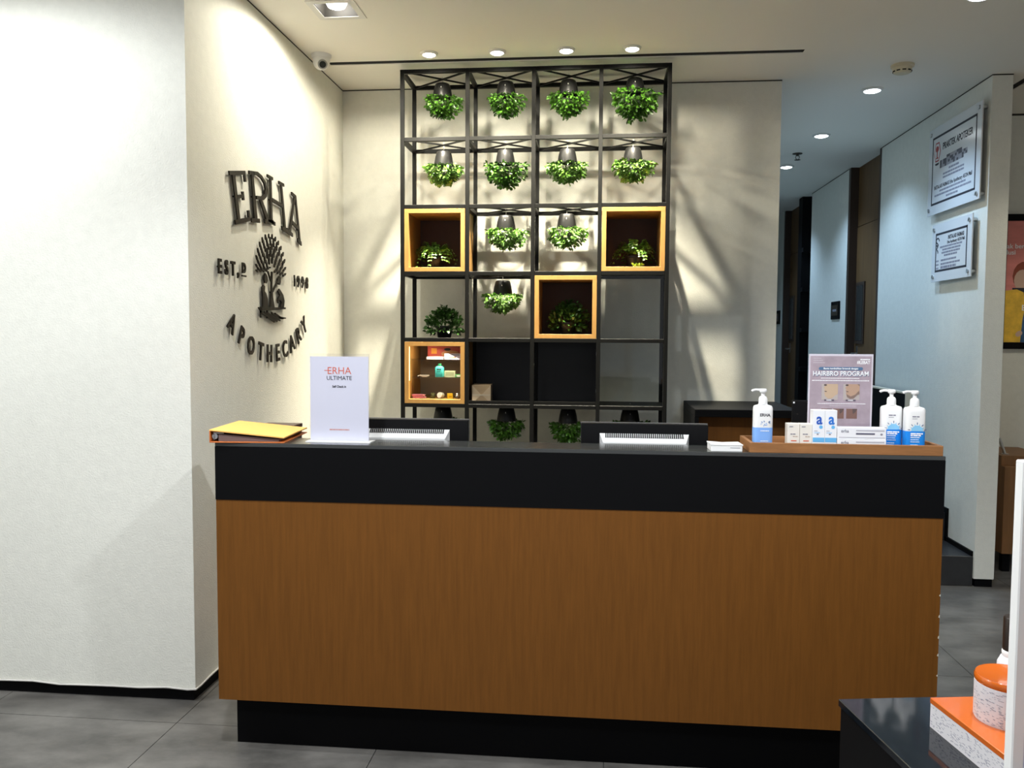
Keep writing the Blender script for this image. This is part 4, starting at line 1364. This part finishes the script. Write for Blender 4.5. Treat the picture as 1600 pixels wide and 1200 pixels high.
# ================================================================== BACK DESK, LOW CORRIDOR PANEL
t = thing('back_desk', 'low black topped wooden desk against the back wall beside the rack', 'desk', (0.80, 4.66, 0.0))
pbox('top', t, M_BLK, -0.275, 0.275, 0.0, 0.615, 1.058, 1.10, bevel=0.002)
pbox('side_panel', t, M_BLK, -0.275, -0.253, 0.0, 0.615, 0.0, 1.058)
pbox('side_panel', t, M_BLK, 0.253, 0.275, 0.0, 0.615, 0.0, 1.058)
pbox('front_panel', t, M_WOOD, -0.253, 0.253, 0.10, 0.125, 0.10, 1.058)
pbox('plinth', t, M_BLK, -0.253, 0.253, 0.12, 0.60, 0.0, 0.10)

t = thing('low_partition', 'low dark panel with pale wooden edge along the corridor wall', 'panel', (2.19, 6.24, 0.362))
pbox('panel', t, M_BLK, -0.020, 0.018, 0.012, 1.0, 0.0, 0.730)
M_PALE = mat('pale_wood_edge', (0.75, 0.64, 0.48), 0.5)
pbox('top_cap', t, M_PALE, -0.022, 0.020, 0.0, 1.0, 0.730, 0.742)
pbox('end_cap', t, M_PALE, -0.022, 0.020, -0.002, 0.012, 0.0, 0.730)


# ================================================================== NOTICE PLATES ON THE CORRIDOR WALL
def notice(y_near, y_far, z0, z1, label):
    ym = 0.5 * (y_near + y_far)
    t = thing('notice_plate', label, 'sign', (XR1, ym, z0), group='acrylic notice plates')
    hw_, hh = 0.5 * (y_far - y_near), z1 - z0
    pl = pbox('acrylic_plate', t, mat('frosted_acrylic', (0.66, 0.67, 0.68), 0.18), -0.040, -0.032, -hw_, hw_, 0, hh, bevel=0.001)
    for sy in (-1, 1):
        for zz in (0.035, hh - 0.035):
            bm = nb(); tube(bm, [(0.0, sy * (hw_ - 0.035), zz), (-0.048, sy * (hw_ - 0.035), zz)], 0.013, 14)
            part('standoff_bolt', bm, M_STEEL, t, smooth=True)
    i = 0.062
    bwid = 0.014
    flat('border_line', [rect(-hw_ + i, hw_ - i, i, i + bwid), rect(-hw_ + i, hw_ - i, hh - i - bwid, hh - i),
                         rect(-hw_ + i, -hw_ + i + bwid, i, hh - i), rect(hw_ - i - bwid, hw_ - i, i, hh - i)], (-0.040, 0, 0), WEST, INK, pl)
    return t, pl, hw_, hh


t, pl, hw_, hh = notice(5.295, 6.09, 2.312, 2.885, 'larger acrylic practice notice plate high on the corridor wall')
fo = (-0.040, 0, 0)
text('PRAKTEK APOTEKER', 0.060, (-0.040, -0.056, 0.405), WEST, INK, pl, bold=0.0014, sx=0.80)
flat('emblem', [ell(-0.255, 0.405, 0.055, 0.072, 6, rot=0.0), ], fo, WEST, mat('ink_emblem_red', (0.40, 0.05, 0.05), 0.6), pl, 0.0006)
flat('emblem', [ell(-0.255, 0.405, 0.046, 0.062, 6)], (-0.0406, 0, 0), WEST, MATS['frosted_acrylic'], pl, 0.0004)
flat('emblem', [ell(-0.255, 0.425, 0.026, 0.020, 14), rect(-0.262, -0.248, 0.370, 0.41), rect(-0.275, -0.235, 0.362, 0.370)], (-0.041, 0, 0), WEST, MATS['ink_emblem_red'], pl, 0.0004)
flat('emblem', [[(-0.290, 0.333), (-0.220, 0.333), (-0.232, 0.320), (-0.278, 0.320)]], fo, WEST, INK, pl, 0.0006)
rq = random.Random(12)
mos = [[], []]
for a in range(16):
    for b_ in range(4):
        if b_ == 3 and (a < 4 or a > 12):
            continue
        if b_ == 0 and a > 13:
            continue
        u, vv = -0.205 + 0.026 * a, 0.290 + 0.017 * b_
        mos[rq.random() < 0.45].append(rect(u, u + 0.0255, vv, vv + 0.0165))
flat('obscured_line', mos[0], fo, WEST, mat('ink_mosaic_dark', (0.10, 0.10, 0.12), 0.7), pl)['kind'] = 'stuff'
flat('obscured_line', mos[1], fo, WEST, mat('ink_mosaic_mid', (0.30, 0.30, 0.33), 0.7), pl)['kind'] = 'stuff'
blur_line(fo, WEST, -0.06, 0.10, 0.262, 0.013, INKGREY, pl, 60)
blur_line(fo, WEST, -0.15, 0.17, 0.238, 0.012, INKGREY, pl, 61)
blur_line(fo, WEST, -0.15, 0.17, 0.216, 0.012, INKGREY, pl, 62)
text('INSTALASI FARMASI Erha Apothecary AEON Mall', 0.0345, (-0.040, 0.0, 0.162), WEST, INK, pl, bold=0.0006, sx=0.80)
blur_line(fo, WEST, -0.20, 0.20, 0.138, 0.012, INKGREY, pl, 63)
blur_line(fo, WEST, -0.28, 0.28, 0.114, 0.012, INKGREY, pl, 64)
blur_line(fo, WEST, -0.09, 0.09, 0.090, 0.012, INKGREY, pl, 65)

t, pl, hw_, hh = notice(5.375, 5.985, 1.862, 2.240, 'smaller acrylic pharmacy notice plate below the larger one')
text('INSTALASI FARMASI', 0.034, (-0.040, -0.075, 0.262), WEST, INK, pl, bold=0.0012, sx=0.80)
text('Erha Apothecary AEON Mall', 0.028, (-0.040, -0.075, 0.234), WEST, INK, pl, bold=0.0006, sx=0.80)
bm = nb()
cu = [(-0.18, 0.262), (-0.195, 0.280), (-0.215, 0.284), (-0.232, 0.274), (-0.232, 0.258), (-0.215, 0.250), (-0.20, 0.240), (-0.205, 0.226), (-0.222, 0.216), (-0.215, 0.204), (-0.200, 0.196), (-0.205, 0.184)]
cu = [(0, 0)] and cu
for a, b_ in zip(cu, cu[1:]):
    dx, dz = b_[0] - a[0], b_[1] - a[1]
    l_ = math.hypot(dx, dz)
    nx, nz = -dz / l_ * 0.005, dx / l_ * 0.005
    prism(bm, [(a[0] - nx, a[1] - nz), (b_[0] - nx, b_[1] - nz), (b_[0] + nx, b_[1] + nz), (a[0] + nx, a[1] + nz)], fo, WEST, 0.0, 0.0006)
part('snake_emblem', bm, INK, pl)
flat('snake_emblem', [[(-0.236, 0.240), (-0.188, 0.240), (-0.208, 0.226), (-0.216, 0.226)]], fo, WEST, INK, pl)
for q, (u0, u1, vv) in enumerate(((-0.17, 0.17, 0.214), (-0.13, 0.15, 0.195), (-0.14, 0.14, 0.176), (-0.10, 0.10, 0.157), (-0.15, 0.09, 0.128), (-0.15, 0.15, 0.104), (-0.15, 0.09, 0.080))):
    blur_line(fo, WEST, u0, u1, vv, 0.012 if q < 6 else 0.016, INKGREY, pl, 70 + q)
for vv in (0.128, 0.104, 0.080):
    blur_line(fo, WEST, -0.225, -0.185, vv, 0.011, INKGREY, pl, 80)

# ================================================================== FAR RIGHT: POSTER, CABINET
t = thing('framed_poster', 'black framed campaign poster of two people on the far right wall', 'poster', (3.11, 6.2, 1.418))
fw, fh = 0.36, 0.922
for a in (((-fw, 0.0), (fw, 0.045)), ((-fw, fh - 0.045), (fw, fh)), ((-fw, 0.045), (-fw + 0.03, fh - 0.045)), ((fw - 0.03, 0.045), (fw, fh - 0.045))):
    pbox('frame_bar', t, M_BLK, a[0][0], a[1][0], -0.03, 0.0, a[0][1], a[1][1], bevel=0.001)
pr = pbox('print', t, mat('poster_sky', (0.78, 0.24, 0.21), 0.5, var=0.35, vscale=2.0, stretch=(0.5, 1, 2)), -fw + 0.03, fw - 0.03, -0.012, -0.004, 0.045, fh - 0.045)
fo = (0, -0.012, 0)
flat('printed_hair', [ell(-0.205, 0.50, 0.075, 0.10, 14)], fo, FRONT, mat('ink_auburn', (0.28, 0.05, 0.02), 0.6), pr, 0.0004)
flat('printed_face', [ell(-0.215, 0.47, 0.055, 0.075, 16)], (0, -0.0124, 0), FRONT, mat('ink_face', (0.62, 0.40, 0.30), 0.6), pr, 0.0004)
flat('printed_collar', [[(-0.28, 0.42), (-0.19, 0.42), (-0.20, 0.37), (-0.27, 0.36)]], (0, -0.0128, 0), FRONT, INK, pr, 0.0004)
flat('printed_jumper', [[(-0.33, 0.046), (-0.215, 0.046), (-0.205, 0.20), (-0.190, 0.30), (-0.205, 0.39), (-0.25, 0.41), (-0.33, 0.40)]], (0, -0.0132, 0), FRONT, mat('ink_yellow', (0.80, 0.48, 0.04), 0.6, var=0.2, vscale=20), pr, 0.0004)
flat('printed_shirt', [[(-0.225, 0.046), (0.15, 0.046), (0.15, 0.42), (-0.02, 0.46), (-0.17, 0.43), (-0.195, 0.30), (-0.210, 0.18)]], (0, -0.0128, 0), FRONT, mat('ink_denim_shirt', (0.03, 0.10, 0.22), 0.6, var=0.3, vscale=16), pr, 0.0004)
flat('printed_face', [ell(-0.055, 0.55, 0.075, 0.10, 16)], (0, -0.0136, 0), FRONT, M_SKIN2, pr, 0.0004)
flat('printed_hair', [ell(-0.055, 0.61, 0.085, 0.07, 16)], (0, -0.0140, 0), FRONT, M_HAIRP, pr, 0.0004)
flat('printed_hand', [ell(-0.165, 0.195, 0.035, 0.020, 12, rot=-0.5), ell(-0.225, 0.105, 0.025, 0.018, 12, rot=0.6)], (0, -0.0140, 0), FRONT, MATS['ink_face'], pr, 0.0004)
text('ak ber', 0.045, (-0.325, -0.012, 0.690), FRONT, INKWHITE, pr, align='LEFT', bold=0.0005)
text('lusi', 0.045, (-0.325, -0.012, 0.648), FRONT, INKWHITE, pr, align='LEFT', bold=0.0005)
text('Er', 0.055, (-0.215, -0.0142, 0.265), FRONT, INKWHITE, pr, align='LEFT', bold=0.0005)

t = thing('side_cabinet', 'small brown wooden cabinet on black feet beyond the corridor wall', 'cabinet', (2.90, 5.62, 0.0))
pbox('body', t, M_CAB, -0.33, 0.25, 0.0, 0.50, 0.12, 0.68, bevel=0.002)
pbox('door', t, M_CAB, -0.20, 0.24, -0.02, 0.0, 0.14, 0.64, bevel=0.002)
pbox('upper_box', t, M_CAB, -0.33, -0.02, 0.05, 0.50, 0.68, 0.745, bevel=0.002)
pbox('knob', t, M_STEEL, -0.188, -0.172, -0.034, -0.02, 0.16, 0.20)
for x_, y_ in ((-0.31, 0.03), (0.21, 0.03), (-0.31, 0.45), (0.21, 0.45)):
    pbox('foot', t, M_BLK, x_, x_ + 0.045, y_, y_ + 0.045, 0.0, 0.12)
t = thing('steel_bracket', 'slanted steel bracket standing on the side cabinet', 'bracket', (2.62, 5.74, 0.745))
bm = nb(); obox(bm, (0.0, 0, 0.003), (-0.038, 0, 0.105), 0.03, 0.010, up=Vector((1, 0, 0)))
part('arm', bm, M_STEEL, t, bevel=0.001)
bm = nb(); obox(bm, (-0.038, 0, 0.105), (-0.075, 0, 0.112), 0.03, 0.010)
part('tip', bm, M_STEEL, t, bevel=0.001)
pbox('foot', t, M_STEEL, -0.02, 0.02, -0.018, 0.018, 0.0, 0.004)

# ================================================================== CABLE ALONG THE LEFT WALL
bm = nb()
pts = [(-4.5, YW - 0.008, 0.056)]
for k in range(24):
    x = -4.4 + 0.116 * k
    pts.append((x, YW - 0.006, 0.052 + 0.006 * math.sin(k * 1.7) * math.sin(k * 0.6)))
pts += [(XW - 0.03, YW - 0.006, 0.052), (XW + 0.004, YW - 0.004, 0.054), (XW + 0.008, YW + 0.03, 0.056), (XW + 0.006, YW + 0.12, 0.060), (XW + 0.006, YW + 0.4, 0.066), (XW + 0.006, YW + 1.6, 0.06)]
tube(bm, pts, 0.004, 8)
tag(part('wall_cable', bm, mat('white_cable', (0.6, 0.58, 0.54), 0.5), None, smooth=True), 'thin white cable running along the foot of the left wall', 'cable')

# ================================================================== FOREGROUND DISPLAY TABLE
RZ = R(9.5)
t = thing('display_table', 'black glossy display table in the right foreground', 'table', (0.503, 1.775, 0.0), RZ)
pbox('top', t, M_TABLE, 0.0, 1.3, -1.3, 0.0, 0.735, 0.75, bevel=0.0012)
pbox('body', t, M_BLK, 0.004, 1.296, -1.296, -0.004, 0.06, 0.735)
pbox('plinth', t, M_BLK, 0.05, 1.25, -1.25, -0.05, 0.0, 0.06)

M_LBL = mat('flecked_white_card', (0.66, 0.64, 0.66), 0.55)
M_LBLD = mat('ink_fleck', (0.30, 0.30, 0.36), 0.7)
M_AMB = mat('orange_lacquer', (0.52, 0.105, 0.009), 0.16, spec=0.6, coat=0.3)


def flecks(o, fr, u0, u1, v0, v1, seed, n, parent, m=M_LBLD):
    rr = random.Random(seed)
    ps = []
    for _ in range(n):
        u, v_ = rr.uniform(u0, u1), rr.uniform(v0, v1)
        ln = rr.uniform(0.003, 0.007)
        ps.append([(u, v_), (u + ln, v_ + rr.uniform(-0.001, 0.001)), (u + ln, v_ + 0.0008), (u, v_ + 0.0010)])
    f_ = flat('printed_flecks', ps, o, fr, m, parent, 0.0002)
    f_['kind'] = 'stuff'


t = thing('display_riser', 'white flecked display riser with orange lacquer top on the black table', 'riser', (0.644, 1.667, 0.75), RZ)
ba = pbox('base', t, M_LBL, 0.0, 0.62, -0.62, 0.0, 0.0, 0.046)
pbox('top', t, M_AMB, -0.001, 0.621, -0.621, 0.001, 0.046, 0.057, bevel=0.001, label='glossy orange top')
flecks((0, 0, 0), WEST, 0.0, 0.40, 0.004, 0.042, 3, 420, ba)


def jar(x, y, r, h, lid, label, seed):
    t = thing('cream_jar', label, 'jar', (x, y, 0.807), group='jars on the orange riser')
    bm = nb(); lathe(bm, [(r * 0.97, 0), (r, 0.004), (r, h), (r * 0.96, h + 0.001)], 40)
    bo = part('body', bm, M_LBL, t, smooth=True)
    bm = nb(); lathe(bm, [(r * 0.99, h + 0.001), (r * 1.01, h + 0.004), (r * 1.01, h + lid - 0.004), (r * 0.97, h + lid), (r * 0.90, h + lid - 0.001)], 40)
    part('lid', bm, M_AMB, t, smooth=True, label='orange lid')
    rr = random.Random(seed)
    bm = nb()
    for _ in range(260):
        a = R(rr.uniform(170, 330)); z = rr.uniform(0.004, h - 0.004); da = rr.uniform(0.05, 0.11)
        q = []
        for aa, zz in ((a, z), (a + da, z + rr.uniform(-.001, .001)), (a + da, z + 0.0008), (a, z + 0.0011)):
            q.append(bm.verts.new(((r + 0.0003) * math.cos(aa), (r + 0.0003) * math.sin(aa), zz)))
        bm.faces.new(q)
    f_ = part('printed_flecks', bm, M_LBLD, bo)
    f_['kind'] = 'stuff'


jar(0.748, 1.585, 0.057, 0.068, 0.014, 'round flecked jar with orange lid on the riser, behind the other jar', 5)
jar(0.760, 1.470, 0.057, 0.068, 0.014, 'round flecked jar with orange lid, nearer and mostly behind the white board', 6)
t = thing('lotion_bottle', 'white bottle with tall black cap behind the jars', 'bottle', (0.790, 1.663, 0.807))
bm = nb(); lathe(bm, [(0.027, 0), (0.028, 0.003), (0.0275, 0.076), (0.022, 0.088), (0.019, 0.090)], 28)
part('body', bm, M_LBL, t, smooth=True)
bm = nb(); lathe(bm, [(0.020, 0.090), (0.0205, 0.094), (0.0205, 0.099), (0.019, 0.101)], 24)
part('collar', bm, M_WHITE, t, smooth=True)
bm = nb(); lathe(bm, [(0.019, 0.101), (0.0195, 0.105), (0.0195, 0.162), (0.018, 0.165)], 28)
part('cap', bm, mat('dark_brown_cap', (0.02, 0.014, 0.011), 0.3), t, smooth=True)

# white board on the table at the right; lit edge and shaded face painted
t = thing('white_board_stand', 'white display board with its shade painted blue at the right edge of the foreground', 'board', (0.643, 1.36, 0.807), R(9.5))
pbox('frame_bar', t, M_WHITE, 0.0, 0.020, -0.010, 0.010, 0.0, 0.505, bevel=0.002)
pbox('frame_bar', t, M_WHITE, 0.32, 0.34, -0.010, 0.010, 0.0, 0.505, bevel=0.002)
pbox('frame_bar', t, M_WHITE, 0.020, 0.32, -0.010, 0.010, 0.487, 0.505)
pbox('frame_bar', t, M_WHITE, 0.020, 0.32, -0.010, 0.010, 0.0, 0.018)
pbox('panel', t, mat('shaded_blue_panel', (0.50, 0.56, 0.68), 0.35), 0.020, 0.32, -0.004, 0.004, 0.018, 0.487)
